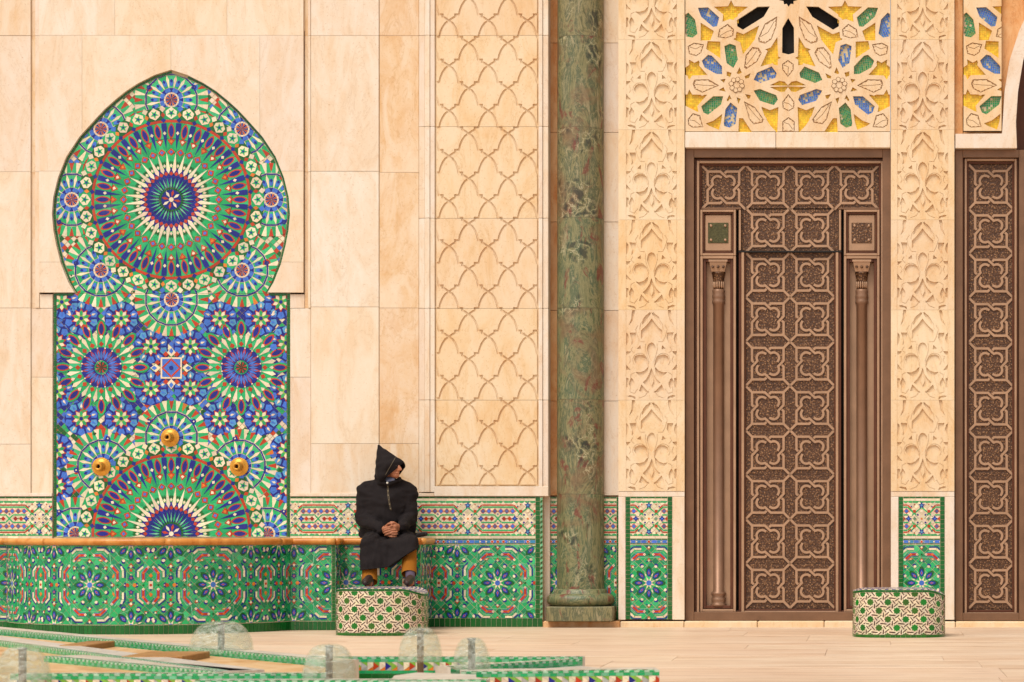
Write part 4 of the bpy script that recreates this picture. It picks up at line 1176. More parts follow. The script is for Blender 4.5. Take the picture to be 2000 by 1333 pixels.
def screen(label, polys, ros, u0, u1, v0, v1, ox, Y=.03, lost=.12):
    t = thing('pierced_screen', label, 'screen', 'pierced stone screens over the doors')
    sh = []; fills = []
    def grow(p, d):
        return [(x, y) for x, y in inset(p if area(p) > 0 else p[::-1], -d)]
    order = [q for q in polys if q[0] == YL] + [q for q in polys if q[0] != YL]
    for kind, p in order:
        pp_ = q4(p, ox)
        if kind == YL: pp_ = grow(pp_, 2.2 if abs(area(pp_)) > 60 else .9)
        else: sh.append((grow(pp_, 5.2), .026))
        if max(q[0] for q in pp_) < u0 or min(q[0] for q in pp_) > u1: continue
        if kind == CV:
            sh.append((pp_, .004)); sh.append((leaf_in(pp_), .022))
            big = max(hypot(q[0] - pp_[0][0], q[1] - pp_[0][1]) for q in pp_)
            far_ = max(pp_, key=lambda q: hypot(q[0] - pp_[0][0], q[1] - pp_[0][1]))
            cx_ = sum(q[0] for q in pp_) / len(pp_); cy_ = sum(q[1] for q in pp_) / len(pp_)
            sh.append((stroke_poly([(pp_[0][0] * .75 + cx_ * .25, pp_[0][1] * .75 + cy_ * .25), (cx_ + 1, cy_ - 1), (far_[0] * .7 + cx_ * .3, far_[1] * .7 + cy_ * .3)], 1.1), .009))
        else:
            sh.append((pp_, None)); fills.append((kind, pp_))
    for p in ros:
        pp_ = q4(p, ox)
        if min(q[0] for q in pp_) > u1 or max(q[0] for q in pp_) < u0: continue
        sh.append((pp_, .012)); sh.append((scale_poly(pp_, .74), .036))
    relief('stone_lattice', [(u0, v0), (u1, v0), (u1, v1), (u0, v1)], sh, .026, M['stone2'], plane_map(Y), t)
    for kind, pp_ in fills:
        a0, a1 = max(u0, min(q[0] for q in pp_) - 4), min(u1, max(q[0] for q in pp_) + 4)
        b0, b1 = min(q[1] for q in pp_) - 4, max(q[1] for q in pp_) + 4
        if a1 - a0 < 2: continue
        if kind == BK: continue
        bp = clip_convex(scale_poly(pp_, 1.10), [(u0 + .5, v0), (u1 - .5, v0), (u1 - .5, v1 - .5), (u0 + .5, v1 - .5)])
        o = relief('infill_bed', bp, [], .02, M['grout'] if kind != YL else M['tile_yellow_bed'], plane_map(Y + .0228 + rnd.uniform(0, .0006)), t)
        tiles = []; g = 4.2
        ang = 0 if kind == YL else atan2(pp_[2][1] - pp_[1][1], pp_[2][0] - pp_[1][0]) * .5
        ca, sa = cos(ang), sin(ang); cx_, cy_ = (a0 + a1) / 2, (b0 + b1) / 2
        n = int(max(a1 - a0, b1 - b0) / g) + 2
        wide = scale_poly(pp_, 1.12)
        miss = lost * 2.0 * rnd.random() if kind == BL else lost * .35 * rnd.random() if kind == GR else .01
        hole_c = (cx_ + rnd.uniform(-8, 8), cy_ + rnd.uniform(-8, 8))
        for i in range(-n, n + 1):
            for j in range(-n, n + 1):
                x, y = i * g, j * g
                X, Yy = cx_ + x * ca - y * sa, cy_ + x * sa + y * ca
                if not (in_poly((X, Yy), wide) and a0 + 2 < X < a1 - 2): continue
                if rnd.random() < miss * (3.2 if hypot(X - hole_c[0], Yy - hole_c[1]) < 9 else .6): continue
                s_ = g / 2
                sq = [(X + (dx * ca - dy * sa) * s_, Yy + (dx * sa + dy * ca) * s_) for dx, dy in ((-1, -1), (1, -1), (1, 1), (-1, 1))]
                tiles.append((sq, {YL: YEL, BL: rnd.choice((alb(56, 118, 214), alb(70, 130, 220), alb(90, 140, 200))), GR: rnd.choice((alb(40, 150, 84), alb(60, 158, 100), alb(110, 160, 80)))}[kind], 0))
        mz = Mosaic(); mz.add(tiles, plane_map(Y + .002), 1 / S0, None, .33 if kind != YL else .13, .0018, 0)
        before = len(mz.items)
        if before: mz.build(o, 0, 'tile', 'mosaic_infill')
    pbox('backing', u0, u1, v0, v1, Y + .06, Y + .5, M['gap'], t, 0)
    return t
M['tile_yellow_bed'] = simple('yellow_grout', alb(238, 172, 44, .9), .7, 0, .08, 30)
screen('large pierced star screen with yellow, blue and green tiles above the tall bronze door', full, ros_full, 1338.5, 1738.5, -120, 257, 1320)
# narrow screen: the same design cut by the neighbouring arch
screen('narrow damaged piece of pierced tile screen beside the round arch', [(k, [(x, y * 1.0) for x, y in p]) for k, p in full], ros_full, 1882, 1956, -120, 256, 1882 - 18.5, .02, .3)
rough = thing('screen_surround', 'rough stained plaster strip around the narrow tile screen', 'wall')
pbox('plaster', 1864.5, 1881.6, -700, 262, .05, .4, M['honey'], rough, .006); pbox('plaster', 1882, 1975, 256.5, 262, .055, .4, M['honey'], rough, .004)
lin1 = thing('stone_lintel', 'cream marble lintel above the tall bronze door', 'lintel', 'lintels')
pbox('lintel_stone', 1338, 1515, 258.5, 289, -.004, .4, M['white_stone'], lin1, .005); pbox('lintel_stone', 1515.6, 1739, 258.5, 289, -.003, .4, M['white_stone'], lin1, .005)
pbox('wall_above', 1338, 1739, -700, -121, .03, .5, M['stone2'], lin1)
relief('plaster', [(1956.4, -140), (2055, -140), (2042, -60), (2016, 10), (1992, 62), (1974, 118), (1964, 180), (1959, 262), (1956.4, 262)], [], .2, M['honey'], plane_map(.26), rough)
ar = thing('arch_surround', 'pale marble arch edge and lintel above the narrow bronze door', 'arch')
AO = [(2055, -140), (2040, -60), (2014, 10), (1990, 62), (1972, 118), (1962, 180), (1957, 262)]
AI = [(2075, -130), (2060, -50), (2036, 18), (2012, 68), (1998, 120), (1988, 180), (1984, 240), (1986, 289)]
relief('arch_band', AO + [(1866, 262.5), (1866, 290), (1986, 290)] + AI[::-1][1:], [], .26, M['white_stone'], plane_map(.24), ar)
ay = relief('arch_soffit', AI + [(x - 4, y) for x, y in AI[::-1]], [], .22, M['stone'], plane_map(.44), ar)
pbox('upper_wall', 1864, 2400, -700, -121, .06, .5, M['stone2'], ar)
bk = thing('dark_doorway', 'dark bronze doorway inside the arch at the right edge', 'doorway')
pbox('leaf', 1960, 2400, -700, 640, .42, .6, M['bronze_r'], bk, 0); 
pbox('post', 2006.5, 2020, 291, 1213, .02, .42, M['bronze_m'], bk)
pbox('leaf', 2021, 2300, 291, 1213, .3, .41, M['bronze_r'], bk)

# ------------------------------------------------------------------ tiled stools
def stool(label, pxl, pxr, Yfront, Yback):
    t = thing('tiled_stool', label, 'stool', 'tiled stools')
    s = sc(Yfront + .1); a = (pxr - pxl) / s / 2; b = (Yback - Yfront) / 2
    X0 = XA((pxl + pxr) / 2, Yfront + .12); Y0 = (Yback + Yfront) / 2
    n = 220; E = 3.0
    for it in range(6):          # real width and place so that the stool's outline spans the measured angle
        pts = []
        for i in range(n):
            q = 2 * pi * i / n - pi
            c_, s_ = cos(q), sin(q)
            k = (abs(c_) ** E + abs(s_) ** E) ** (-1 / E)
            pts.append((a * k * c_, b * k * s_))
        ps = [CX + (X0 + x - CAMX) * sc(Y0 + y) for x, y in pts]
        a *= (pxr - pxl) / (max(ps) - min(ps)); X0 += ((pxl + pxr) - (max(ps) + min(ps))) / 2 / s
    cum = [0]
    for i in range(n): cum.append(cum[-1] + hypot(pts[(i + 1) % n][0] - pts[i][0], pts[(i + 1) % n][1] - pts[i][1]))
    tot = cum[-1]; U = 1 / 243.0; L = tot / U; Hh = 98
    import bisect
    def rim(x, y):
        f = x / a
        d = .0
        if f > .55: d += .05 * ((f - .55) / .45) ** 2
        if f < -.7: d += .018 * ((-f - .7) / .3) ** 2
        return .384 - d
    def at(u):
        w = (u * U) % tot; i = min(n - 1, bisect.bisect_right(cum, w) - 1); f = (w - cum[i]) / (cum[i + 1] - cum[i])
        p, q = pts[i], pts[(i + 1) % n]; tx, ty = q[0] - p[0], q[1] - p[1]; l_ = hypot(tx, ty)
        return p[0] + tx * f, p[1] + ty * f, ty / l_, -tx / l_
    def mp(u, v, h):
        x, y, nx, ny = at(u); z = rim(x, y) * (1 - v / Hh)
        return (X0 + x + nx * h, Y0 + y + ny * h, z)
    V, F = [], []
    for i in range(n): V += [(X0 + pts[i][0], Y0 + pts[i][1], 0), (X0 + pts[i][0], Y0 + pts[i][1], rim(*pts[i]))]
    for i in range(n): F.append((2 * i, 2 * ((i + 1) % n), 2 * ((i + 1) % n) + 1, 2 * i + 1))
    F.append(tuple(2 * i + 1 for i in range(n)))
    mesh_obj('core', V, F, M['grout'], t)
    m = Mosaic(); ts = []
    dx, dy = 17.0, 17.4
    ncol = round(L / (2 * dx)); dx = L / ncol / 2
    ts += diamond_fill(0, L - 6, 6, 92, 6.2, lambda x, y: CREAM)
    for j in range(-1, 7):
        for i in range(ncol):
            x = (2 * i + (j % 2)) * dx + 4; y = 8 + j * dy
            g = rnd.choice((alb(20, 128, 34), alb(26, 116, 30), alb(60, 110, 30)))
            ts.append((star((x, y), 7.9, 5.9, 8), g, 1))
            cx_, cy_ = x + dx, y
            for (x0_, y0_, x1_, y1_) in ((-8.5, -4, -3.2, 3), (2.8, -3, 9, 4.5), (-3.4, -2.2, 5, -8.6), (-6.2, 10, 2, 2.6), (-14.6, -9.2, -2.2, -7.6), (2.2, 9, 14, 9.8), (9, -14, 7.9, -5), (-8.5, 4, -8.7, 13)):
                ts += poly_tiles([(cx_ + x0_, cy_ + y0_), (cx_ + x1_, cy_ + y1_)], 2.3, DARK, 1)
    m.add(ts, mp, U, [(-5, 5.5), (L + 5, 5.5), (L + 5, 91.5), (-5, 91.5)], .22)
    m.add(row_tiles(0, L, 0.2, 5.2, 12, DKG, 1) + row_tiles(0, L, 92, 98, 10, alb(40, 110, 30), 1), mp, U, None, .3)
    top = []
    def mt(u, v, h):
        x, y, nx, ny = at(u); k = 1 - v
        return (X0 + x * k, Y0 + y * k, rim(x, y) * (1 - v) + .388 * v + h)
    rings = [0.0, .045, .09, .14, .19, .25, .33, .45, .62, .85]
    for r_ in range(len(rings) - 1):
        nn = 84
        for i in range(nn):
            u0_, u1_ = L * i / nn, L * (i + 1) / nn
            q = [mt(u0_ + .2, rings[r_] + .004, .004), mt(u1_ - .2, rings[r_] + .004, .004), mt(u1_ - .2, rings[r_ + 1], .004), mt(u0_ + .2, rings[r_ + 1], .004)]
            q0 = [(x, y, z - .006) for x, y, z in q]
            m.items.append(((u1_ - u0_) * U * .02, q, q0, (NAVY if (i + r_) % 2 else CREAM)))
    m.build(t)
    return t
stool('green and white zellige stool in front of the seated man', 657, 836, -1.85, -1.14)
stool('green and white zellige stool standing alone before the doors', 1666, 1845, -2.2, -1.5)

# ------------------------------------------------------------------ the seated man
from mathutils import noise as mn
from mathutils.bvhtree import BVHTree
def hull(spheres, sub=2):
    bm = bmesh.new()
    for p, r in spheres:
        bmesh.ops.create_icosphere(bm, subdivisions=sub, radius=r, matrix=Matrix.Translation(p))
    bmesh.ops.convex_hull(bm, input=list(bm.verts))
    for v in [v for v in bm.verts if not v.link_faces]: bm.verts.remove(v)
    return bm
def chain_hull(pts):
    return [hull([pts[i], pts[i + 1]]) for i in range(len(pts) - 1)]
def fuse(bms, voxel, smooth=6, factor=.5):
    me = bpy.data.meshes.new('tmp'); out = bmesh.new()
    for b in bms:
        t_ = bpy.data.meshes.new('t'); b.to_mesh(t_); b.free(); out.from_mesh(t_); bpy.data.meshes.remove(t_)
    out.to_mesh(me); out.free()
    o = bpy.data.objects.new('tmp', me); COL.objects.link(o)
    r = o.modifiers.new('r', 'REMESH'); r.mode = 'VOXEL'; r.voxel_size = voxel
    if smooth:
        sm = o.modifiers.new('s', 'SMOOTH'); sm.factor = factor; sm.iterations = smooth
    bpy.context.view_layer.update()
    dg = bpy.context.evaluated_depsgraph_get()
    res = bpy.data.meshes.new_from_object(o.evaluated_get(dg))
    bpy.data.objects.remove(o); bpy.data.meshes.remove(me)
    return res
def put(name, me, material, parent, smooth=True):
    me.materials.clear(); me.materials.append(material)
    if smooth: me.polygons.foreach_set('use_smooth', [True] * len(me.polygons))
    o = bpy.data.objects.new(name, me); COL.objects.link(o); o.parent = parent
    return o
w_ = lambda px, py, Y, r: (W(px, py, Y), r)

def cloth(name, c, scale=300, bs=.12):
    m, n, l, b = mat(name)
    g = n.new('ShaderNodeNewGeometry')
    f = noise(n, l, g.outputs['Position'], scale, 2, .6); f2 = noise(n, l, g.outputs['Position'], 9, 5, .6)
    l.new(ramp(n, l, f2, [(.3, tuple(x * .88 for x in c)), (.7, tuple(x * 1.12 for x in c))]), b.inputs['Base Color'])
    b.inputs['Roughness'].default_value = .9; b.inputs['Specular IOR Level'].default_value = .15
    bump(n, l, b, f, bs, .003)
    return m
M['wool'] = cloth('dark_wool', alb(34, 28, 28)); M['trouser'] = cloth('mustard_corduroy', alb(158, 98, 28)); M['sock'] = cloth('purple_sock', alb(98, 84, 100))
M['skin'] = simple('skin', alb(178, 112, 78), .55, 0, .18, 40, .15); M['shoe'] = simple('dark_leather', alb(52, 32, 28), .5)
M['thread'] = simple('beige_thread', alb(136, 120, 94), .8); M['button'] = simple('pale_button', alb(220, 214, 200), .4); M['shirt'] = cloth('checked_shirt', alb(120, 126, 150))
M['stubble'] = simple('grey_beard', alb(140, 110, 92), .8, 0, .3, 90, .4)
man = thing('person', 'seated person in a dark hooded robe with clasped hands, looking to the right', 'person')
man.location = (0, 0, 0)
B = []
# head turned to the right, face below the hood rim
B.append(hull([w_(761, 907, -.365, .080), w_(766, 912, -.385, .072), w_(770, 924, -.405, .044)]))
B.append(hull([w_(775, 929, -.425, .024), w_(768, 926, -.405, .034)])); B.append(hull([w_(777, 908, -.435, .011), w_(783.5, 917.5, -.450, .0095), w_(777, 919, -.435, .012)]))
B.append(hull([w_(778, 924.5, -.436, .0095), w_(774, 924, -.447, .008)])); B.append(hull([w_(778.5, 927.5, -.432, .009), w_(774, 927.5, -.443, .008)]))
B.append(hull([w_(772, 905, -.445, .010), w_(779, 905, -.425, .010)])); B.append(hull([w_(770, 916, -.435, .026), w_(764, 912, -.42, .03)]))
B.append(hull([w_(757, 913, -.445, .014), w_(758, 918, -.44, .010)]))
B += chain_hull([w_(763, 918, -.36, .052), w_(757, 944, -.32, .060)])
B.append(hull([w_(724, 960, -.30, .055), w_(791, 960, -.30, .055), w_(757, 990, -.34, .10), w_(757, 1040, -.30, .13)]))
for (sx, sh, el, wr) in ((-1, (716, 961), (710, 1012), (745, 1033)), (1, (797, 961), (801, 1012), (782, 1029))):
    B += chain_hull([w_(sh[0], sh[1], -.30, .045), w_(el[0], el[1], -.34, .038), w_(wr[0], wr[1], -.62, .026)])
for (hx, kx, ax, ky, ay) in ((738, 722, 720, 1062, 1132), (780, 800, 801, 1060, 1130)):
    B += chain_hull([w_(hx, 1052, -.28, .085), w_(kx, ky, -.74, .05), w_(ax, ay, -.95, .033), w_(ax + 1, ay + 9, -1.10, .030)])
# hands: the one from the left lies under, fingers of both interlaced on the lap
B.append(hull([w_(747, 1033, -.62, .026), w_(757, 1034, -.67, .026), w_(757, 1043, -.665, .022)]))
B.append(hull([w_(782, 1029, -.61, .026), w_(771, 1029, -.675, .026), w_(771, 1037, -.67, .022)]))
FR = .0088
for i, (y0, dx) in enumerate(((1027, 0), (1031.5, -1.5), (1036, -1), (1040.2, 1))):
    B += chain_hull([w_(770, y0, -.685, FR * 1.1), w_(762 + dx, y0 + 1.8, -.714, FR), w_(754 + dx, y0 + 4.4, -.700, FR * .9), w_(751 + dx, y0 + 6, -.685, FR * .8)])
for i, (y0, dx) in enumerate(((1034.2, 0), (1038.6, 2), (1043, 2), (1047.4, 0))):
    B += chain_hull([w_(757, y0 - 1, -.680, FR * 1.1), w_(764 + dx, y0 + 1.4, -.708, FR), w_(771 + dx, y0 + 1.6, -.696, FR * .9), w_(774 + dx, y0 + .6, -.682, FR * .8)])
B += chain_hull([w_(753, 1029, -.66, .012), w_(759, 1023.5, -.69, .0105), w_(766, 1023, -.70, .009)])
B += chain_hull([w_(775, 1025, -.665, .012), w_(769, 1021, -.69, .0105), w_(763, 1020.5, -.695, .009)])
me = fuse(B, .0042, 2, .4)
put('body', me, M['skin'], man)
for (px, Y) in ((773.6, -.452), (780.2, -.432)):
    lathe('eye', [(.002, -.007), (.007, -.004), (.008, 0), (.007, .004), (.002, .007)], W(px, 910.5, Y), M['gap'], man, 12)
# robe
Rb = []
Rb.append(hull([w_(719, 957, -.30, .078), w_(795, 957, -.30, .078), w_(757, 944, -.31, .07), w_(757, 985, -.37, .12), w_(757, 1030, -.34, .165), w_(727, 1045, -.25, .115), w_(788, 1045, -.25, .115)]))
Rb += chain_hull([w_(715, 960, -.30, .080), w_(710, 1014, -.35, .072), w_(744, 1034, -.615, .050)])
Rb += chain_hull([w_(798, 960, -.30, .080), w_(800, 1013, -.35, .070), w_(784, 1030, -.605, .050)])
Rb.append(hull([w_(734, 1056, -.28, .12), w_(722, 1066, -.80, .085)])); Rb.append(hull([w_(784, 1056, -.28, .12), w_(801, 1064, -.80, .080)]))
Rb.append(hull([w_(757, 1058, -.30, .11), w_(726, 1072, -.80, .06), w_(797, 1068, -.80, .06)]))
Rb.append(hull([w_(722, 1068, -.80, .082), w_(722, 1128, -.93, .082), w_(760, 1124, -.93, .05), w_(768, 1075, -.80, .05)]))
Rb.append(hull([w_(765, 1072, -.80, .055), w_(801, 1064, -.80, .080), w_(803, 1104, -.92, .080), w_(762, 1124, -.93, .05)]))
Rb.append(hull([w_(736, 931, -.34, .022), w_(738, 942, -.33, .030), w_(747, 944, -.43, .020), w_(757, 946, -.43, .018)])); Rb.append(hull([w_(757, 946, -.43, .018), w_(776, 940, -.41, .018), w_(780, 936, -.33, .02)]))
me = fuse(Rb, .006, 8, .5)
bm = bmesh.new(); bm.from_mesh(me)
for (a, b_) in (((690, 1115.5), (772, 1107)), ((752, 1115), (816, 1071))):
    p, q = W(a[0], a[1], -.85), W(b_[0], b_[1], -.85)
    nrm = (q - p).cross(Vector((0, 1, 0))); 
    if nrm.z > 0: nrm = -nrm
    res = bmesh.ops.bisect_plane(bm, geom=list(bm.verts) + list(bm.edges) + list(bm.faces), plane_co=p, plane_no=nrm.normalized(), clear_outer=True)
    bmesh.ops.holes_fill(bm, edges=[e for e in bm.edges if e.is_boundary])
bm.normal_update()
for v in bm.verts:
    c = v.co; n_ = v.normal
    lap = 1 if c.z < .86 and c.y < -.6 else 0
    f = mn.noise(Vector((c.x * 26, c.y * 5, c.z * 4))) * (.011 if lap else .003)
    f += mn.noise(Vector((c.x * 9 + c.z * 14, c.y * 8, c.z * 11 - c.x * 8)) + Vector((4, 9, 2))) * .012
    ar_ = mn.noise(Vector((c.x * 12, c.y * 12, c.z * 34))) * .007
    if abs(c.x - W(757, 1000, -.4).x) > .12 and c.z > .8: f += ar_
    v.co += n_ * f
bm.to_mesh(me); bm.free()
robe = put('robe', me, M['wool'], man)
dgv = BVHTree.FromPolygons([v.co.copy() for v in me.vertices], [tuple(p.vertices) for p in me.polygons])
CAMP = Vector((CAMX, -D0, EYE))
def on(px, py, bv=None):
    d = (W(px, py, -.4) - CAMP).normalized()
    h = (bv or dgv).ray_cast(CAMP, d)
    return h[0] - d * .002 if h[0] is not None else W(px, py, -.5)
def tube(name, pts, r, material, parent, seg=6):
    V, F = [], []
    for i, p in enumerate(pts):
        t_ = (pts[min(i + 1, len(pts) - 1)] - pts[max(i - 1, 0)]).normalized()
        a = t_.cross(Vector((0, 1, 0)));
        if a.length < .1: a = t_.cross(Vector((1, 0, 0)))
        a.normalize(); b_ = t_.cross(a)
        for k in range(seg): V.append(p + a * r * cos(2 * pi * k / seg) + b_ * r * sin(2 * pi * k / seg))
    for i in range(len(pts) - 1):
        for k in range(seg): F.append((i * seg + k, i * seg + (k + 1) % seg, (i + 1) * seg + (k + 1) % seg, (i + 1) * seg + k))
    F.append(tuple(range(seg))); F.append(tuple((len(pts) - 1) * seg + k for k in range(seg)))
    return mesh_obj(name, V, F, material, parent, True)
for off in (-1.1, 1.1):
    tube('placket_braid', [on(757.5 + off + (k / 20) ** 2 * 7, 948 + k * 2.6) for k in range(20)], .0016, M['thread'], robe)
for k in range(6):
    p = on(757.5 + (k * 3.4 / 20) ** 2 * 7, 951 + k * 8.6); lathe('braid_knot', [(.002, -.006), (.006, -.003), (.006, .003), (.002, .006)], p, M['thread'], robe, 8)
lathe('button', [(.004, 0), (.010, .002), (.010, .007), (.005, .010)], on(756.5, 943.5) + Vector((0, .004, 0)), M['button'], robe, 14, 'Y')
put('shirt_collar', fuse([hull([w_(752, 936, -.385, .022), w_(758, 940, -.425, .016), w_(768, 937, -.41, .018)])], .005, 2), M['shirt'], man)
# hood
Hd = [hull([w_(739.5, 871, -.31, .010), w_(741, 900, -.27, .028), w_(740, 926, -.29, .036), w_(741, 912, -.40, .030), w_(744, 934, -.44, .030), w_(786, 902, -.43, .010), w_(756, 908, -.47, .022), w_(752, 928, -.465, .022),
            w_(770, 905, -.26, .022), w_(768, 928, -.27, .022), w_(752, 938, -.40, .024), w_(792, 915, -.36, .012), w_(775, 940, -.40, .015), w_(790, 930, -.40, .012)])]
me = fuse(Hd, .005, 4, .5)
bm = bmesh.new(); bm.from_mesh(me)
p, q = W(789, 902, -.45), W(754, 936, -.45)
nrm = (q - p).cross(Vector((.32, 1, 0)).normalized())
if nrm.x < 0: nrm = -nrm
bmesh.ops.bisect_plane(bm, geom=list(bm.verts) + list(bm.edges) + list(bm.faces), plane_co=p, plane_no=nrm.normalized(), clear_outer=True)
bm.normal_update()
for v in bm.verts:
    c = v.co; v.co += v.normal * (mn.noise(Vector((c.x * 14 - c.z * 10, c.y * 9, c.z * 20))) * .007)
bm.to_mesh(me); bm.free()
hood = put('hood', me, M['wool'], man)
so_ = hood.modifiers.new('thickness', 'SOLIDIFY'); so_.thickness = .008; so_.offset = -1
hb = BVHTree.FromPolygons([v.co.copy() for v in me.vertices], [tuple(p_.vertices) for p_ in me.polygons])
tube('hood_seam', [on(774 - k * 1.55, 891 + k * 2.7, hb) for k in range(15)], .0016, M['thread'], hood)
# trousers, socks, shoes
def frustum(name, a, b_, r0, r1, material, parent, seg=28, ripple=.03):
    V, F = [], []; ax = (b_ - a).normalized(); u = ax.cross(Vector((0, 1, 0))).normalized(); v_ = ax.cross(u)
    n = 10
    for i in range(n + 1):
        c = a.lerp(b_, i / n); r = r0 + (r1 - r0) * i / n
        for k in range(seg):
            t_ = 2 * pi * k / seg; rr_ = r * (1 + ripple * (1 if k % 2 else -.4) + .06 * mn.noise(Vector((cos(t_) * 2, sin(t_) * 2, i * .7))))
            V.append(c + u * rr_ * cos(t_) + v_ * rr_ * sin(t_))
    for i in range(n):
        for k in range(seg): F.append((i * seg + k, i * seg + (k + 1) % seg, (i + 1) * seg + (k + 1) % seg, (i + 1) * seg + k))
    return mesh_obj(name, V, F, material, parent, True)
frustum('trouser_leg', W(722, 1072, -.75), W(722, 1138, -.935), .060, .064, M['trouser'], man); frustum('trouser_leg', W(800, 1068, -.76), W(799, 1122, -.925), .060, .062, M['trouser'], man)
frustum('sock', W(720, 1128, -.92), W(721, 1146, -1.0), .040, .036, M['sock'], man, 20, .0); frustum('sock', W(801, 1112, -.91), W(802, 1146, -1.0), .043, .038, M['sock'], man, 20, .0)
for ax_ in (721, 802):
    z0 = .405
    f = lambda dx, Y, z, r: (Vector((XA(ax_, -1.05) + dx, Y, z)), r)
    put('shoe', fuse([hull([f(0, -1.05, .435, .036), f(0, -1.20, .426, .034), f(.01, -1.26, .418, .022), f(0, -1.06, .45, .036)])], .006, 3), M['shoe'], man)
# black bag on the bench beside the man
bag = thing('shoulder_bag', 'small flat black bag lying on the bench beside the person', 'bag')
M['bagm'] = simple('black_bag_cloth', alb(34, 30, 30), .7)
put('bag_body', fuse([hull([w_(812, 1046, -.38, .022), w_(831, 1043.5, -.38, .020), w_(812, 1046, -.28, .022), w_(831, 1043.5, -.28, .020)])], .006, 2), M['bagm'], bag)
tube('strap', [W(808, 1052, -.42), W(815, 1045, -.42), W(823, 1041, -.415), W(829, 1041, -.41), W(833, 1047, -.41)], .006, M['bagm'], bag)

# ------------------------------------------------------------------ foreground star fountain
ZP = .25
pool = thing('star_fountain', 'low star shaped fountain with green tiled rims in the foreground', 'fountain')
PALE = alb(186, 220, 188)
TRI = (CREAM, NAVY, OLIVE, GREY, CREAM, RED)
M['ochre2'] = stone_mat('brown_ochre', alb(170, 118, 56), alb(190, 144, 84), alb(140, 92, 36), .5)
def rim_bar(a, b_, width=.16, top='greystone', face='squares', zt_=ZP, back=True):
    """a tiled rim from a to b: marble top, hatched tile edge, tiled face towards the camera"""
    d = (b_ - a); L = d.length; d.normalize(); n_ = Vector((d.y, -d.x, 0))
    if n_.y > 0: n_ = -n_
    mz = Mosaic(); U = .01
    bar = bpy.data.objects.new('rim', None); COL.objects.link(bar); bar.parent = pool
    V = []
    for (t_, w, z) in ((0, 0, 0), (L, 0, 0), (L, -width, 0), (0, -width, 0), (0, 0, zt_), (L, 0, zt_), (L, -width, zt_), (0, -width, zt_)):
        p = a + d * t_ + n_ * w; V.append((p.x, p.y, z))
    mesh_obj('rim_core', V, [(0, 1, 2, 3), (4, 5, 6, 7), (0, 1, 5, 4), (1, 2, 6, 5), (2, 3, 7, 6), (3, 0, 4, 7)], M[top], bar)
    mt = lambda u, v, h: tuple(a + d * (u * U) - n_ * (v * U) + Vector((0, 0, zt_ - a.z + h)))
    mf = lambda u, v, h: tuple(a + d * (u * U) + n_ * h + Vector((0, 0, zt_ - a.z - v * U)))
    Lu = L / U; tt = []; k = 0; u = 0
    while u < Lu - 3:
        tt.append(([(u, 0), (u + 2.2, 0), (u + 3.6, 4), (u + 1.4, 4)], DKG, 0)); tt.append(([(u + 2.2, 0), (u + 4.6, 0), (u + 6, 4), (u + 3.6, 4)], PALE if k % 4 else MINT, 0)); u += 4.6; k += 1
    mz.add(tt, mt, U, [(0, 0), (Lu, 0), (Lu, 8), (0, 8)], .10, .002)
    tf = row_tiles(0, Lu, 0, .9, 2.2, PALE, 0, alt=EMER); tf += row_tiles(0, Lu, .9, 2.4, 3.2, EMER, 0, alt=MINT)
    if face == 'tri':
        u = 0; k = 0
        while u < Lu:
            w = 2.9
            tf.append(([(u, 2.4), (u + w, 4.4), (u, 6.4)], TRI[k % 6], 0)); tf.append(([(u, 2.4), (u + w, 2.4), (u + w, 4.4)], OLIVE if k % 2 else CREAM, 0)); tf.append(([(u, 6.4), (u + w, 4.4), (u + w, 6.4)], GREY if k % 2 else ORNG, 0)); u += w; k += 1
        tf += row_tiles(0, Lu, 6.4, 8, 4, EMER, 0); tf += row_tiles(0, Lu, 8, 25, 8, DKG, 0)
    else:
        tf += row_tiles(0, Lu, 2.4, 6.4, 5, MINT, 0, alt=EMER); tf += row_tiles(0, Lu, 6.4, 15, 5, EMER, 0, alt=GRN2)
    mz.add(tf, mf, U, [(0, 0), (Lu, 0), (Lu, 25), (0, 25)], .06, .002)
    mz.build(bar, 20)
rim_bar(G(-90, 1222, ZP), G(640, 1291, ZP), .16)
rim_bar(G(-90, 1241, ZP), G(430, 1311, ZP), .2)
rim_bar(G(86, 1282, ZP), G(420, 1313, ZP), .2)
rim_bar(G(20, 1317, ZP), G(640, 1316, ZP), .10, face='tri')
rim_bar(G(600, 1284, ZP), G(1138, 1284, ZP), .10, face='tri')
rim_bar(G(880, 1303, ZP), G(1137, 1288, ZP), .10)
rim_bar(G(900, 1313, ZP), G(1288, 1309, ZP), .22, face='tri')
rim_bar(G(380, 1330, ZP), G(950, 1329, ZP), .12, face='squares')
def flat(name, pts, z, th, material):
    V = [(p.x, p.y, z) for p in pts] + [(p.x, p.y, z - th) for p in pts]; n = len(pts)
    return mesh_obj(name, V, [tuple(range(n)), tuple(range(2 * n - 1, n - 1, -1))] + [(i, (i + 1) % n, n + (i + 1) % n, n + i) for i in range(n)], material, pool)
flat('pool_floor', [G(-90, 1224, ZP), G(640, 1292, ZP), G(640, 1315, ZP), G(-90, 1315, ZP)], ZP - .028, .12, M['ochre'])
flat('pool_floor', [G(985, 1299, ZP), G(1134, 1288, ZP), G(1286, 1308.5, ZP), G(905, 1312.5, ZP)], ZP - .03, .12, M['greystone'])
flat('pool_bottom', [G(640, 1286, ZP), G(1120, 1286, ZP), G(980, 1312, ZP), G(980, 1330, ZP), G(640, 1330, ZP)], ZP - .10, .12, M['ochre'])
flat('rim_wedge', [G(770, 1318, ZP), G(815, 1312, ZP), G(930, 1316, ZP), G(930, 1331, ZP), G(760, 1331, ZP)], ZP - .004, .1, M['greystone'])
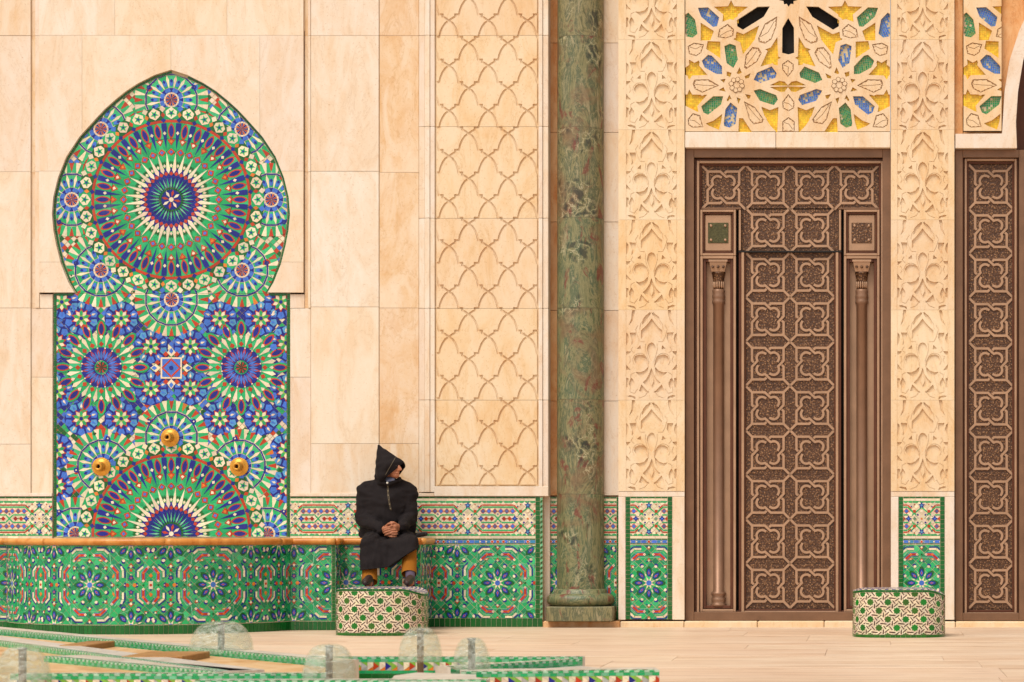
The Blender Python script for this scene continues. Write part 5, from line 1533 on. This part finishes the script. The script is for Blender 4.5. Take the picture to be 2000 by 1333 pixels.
for (a, b_, c) in ((115, 148, 1262), (236, 340, 1284)):
    p, q = G(a, c, ZP), G(b_, c + 3, ZP); box('ochre_block', p.x, q.x, p.y, p.y + .5, ZP - .05, ZP + .004, M['ochre2'], pool, .004)
def dome(label, px, pyt, pyb, wpx, pipe_top, Y, pw=13):
    t = thing('glass_dome', label, 'glass dome', 'glass domes on the fountain')
    s = sc(Y); r = wpx / 2 / s; z0, z1 = EYE + (HZ - pyb) / s, EYE + (HZ - pyt) / s
    c = (XA(px, Y), Y, 0); pr = []
    for k in range(15):
        f = k / 14; a = f * pi / 2
        pr.append((max(.004, r * (cos(a) ** .62)), z0 + (z1 - z0) * sin(a) ** 1.05))
    inner_ = [(max(.002, x - .006), min(z, z1 - .006)) for x, z in pr[::-1]]
    V, F = [], []; seg = 40; prof = pr + inner_
    for i, (x, z) in enumerate(prof):
        for k in range(seg):
            a = 2 * pi * k / seg; q = 1 + .018 * mn.noise(Vector((cos(a) * 2, sin(a) * 2, z * 30 + px)))
            V.append((c[0] + x * q * cos(a), c[1] + x * q * sin(a), z))
    m_ = len(prof)
    for i in range(m_):
        for k in range(seg): F.append((i * seg + k, i * seg + (k + 1) % seg, ((i + 1) % m_) * seg + (k + 1) % seg, ((i + 1) % m_) * seg + k))
    o = mesh_obj('glass_shell', V, F, M['glass'], t, True); fix_normals(o)
    zp = EYE + (HZ - pipe_top) / s; rp = pw / 2 / s
    lathe('pipe', [(rp, ZP - .16), (rp, zp - .008), (rp * 1.18, zp - .007), (rp * 1.18, zp), (rp * .8, zp), (rp * .8, zp - .02)], c, M['steel'], t, 20)
dome('wide glass dome lamp below the long tiled bench', 432, 1213, 1275, 124, 1217, -9.3, 13)
dome('glass dome lamp at the left edge of the picture', 44, 1262, 1342, 112, 1266, -11.6, 15)
dome('glass dome lamp in front of the pool, below the gap left of the tiled stool', 643, 1258, 1330, 106, 1261, -11.5, 14)
dome('tall glass dome lamp overlapping the foot of the tiled stool by the person', 821, 1224, 1292, 86, 1228, -10.6, 13)
dome('smallest glass dome lamp, rightmost on the fountain', 921, 1245, 1308, 74, 1247, -11.1, 14)
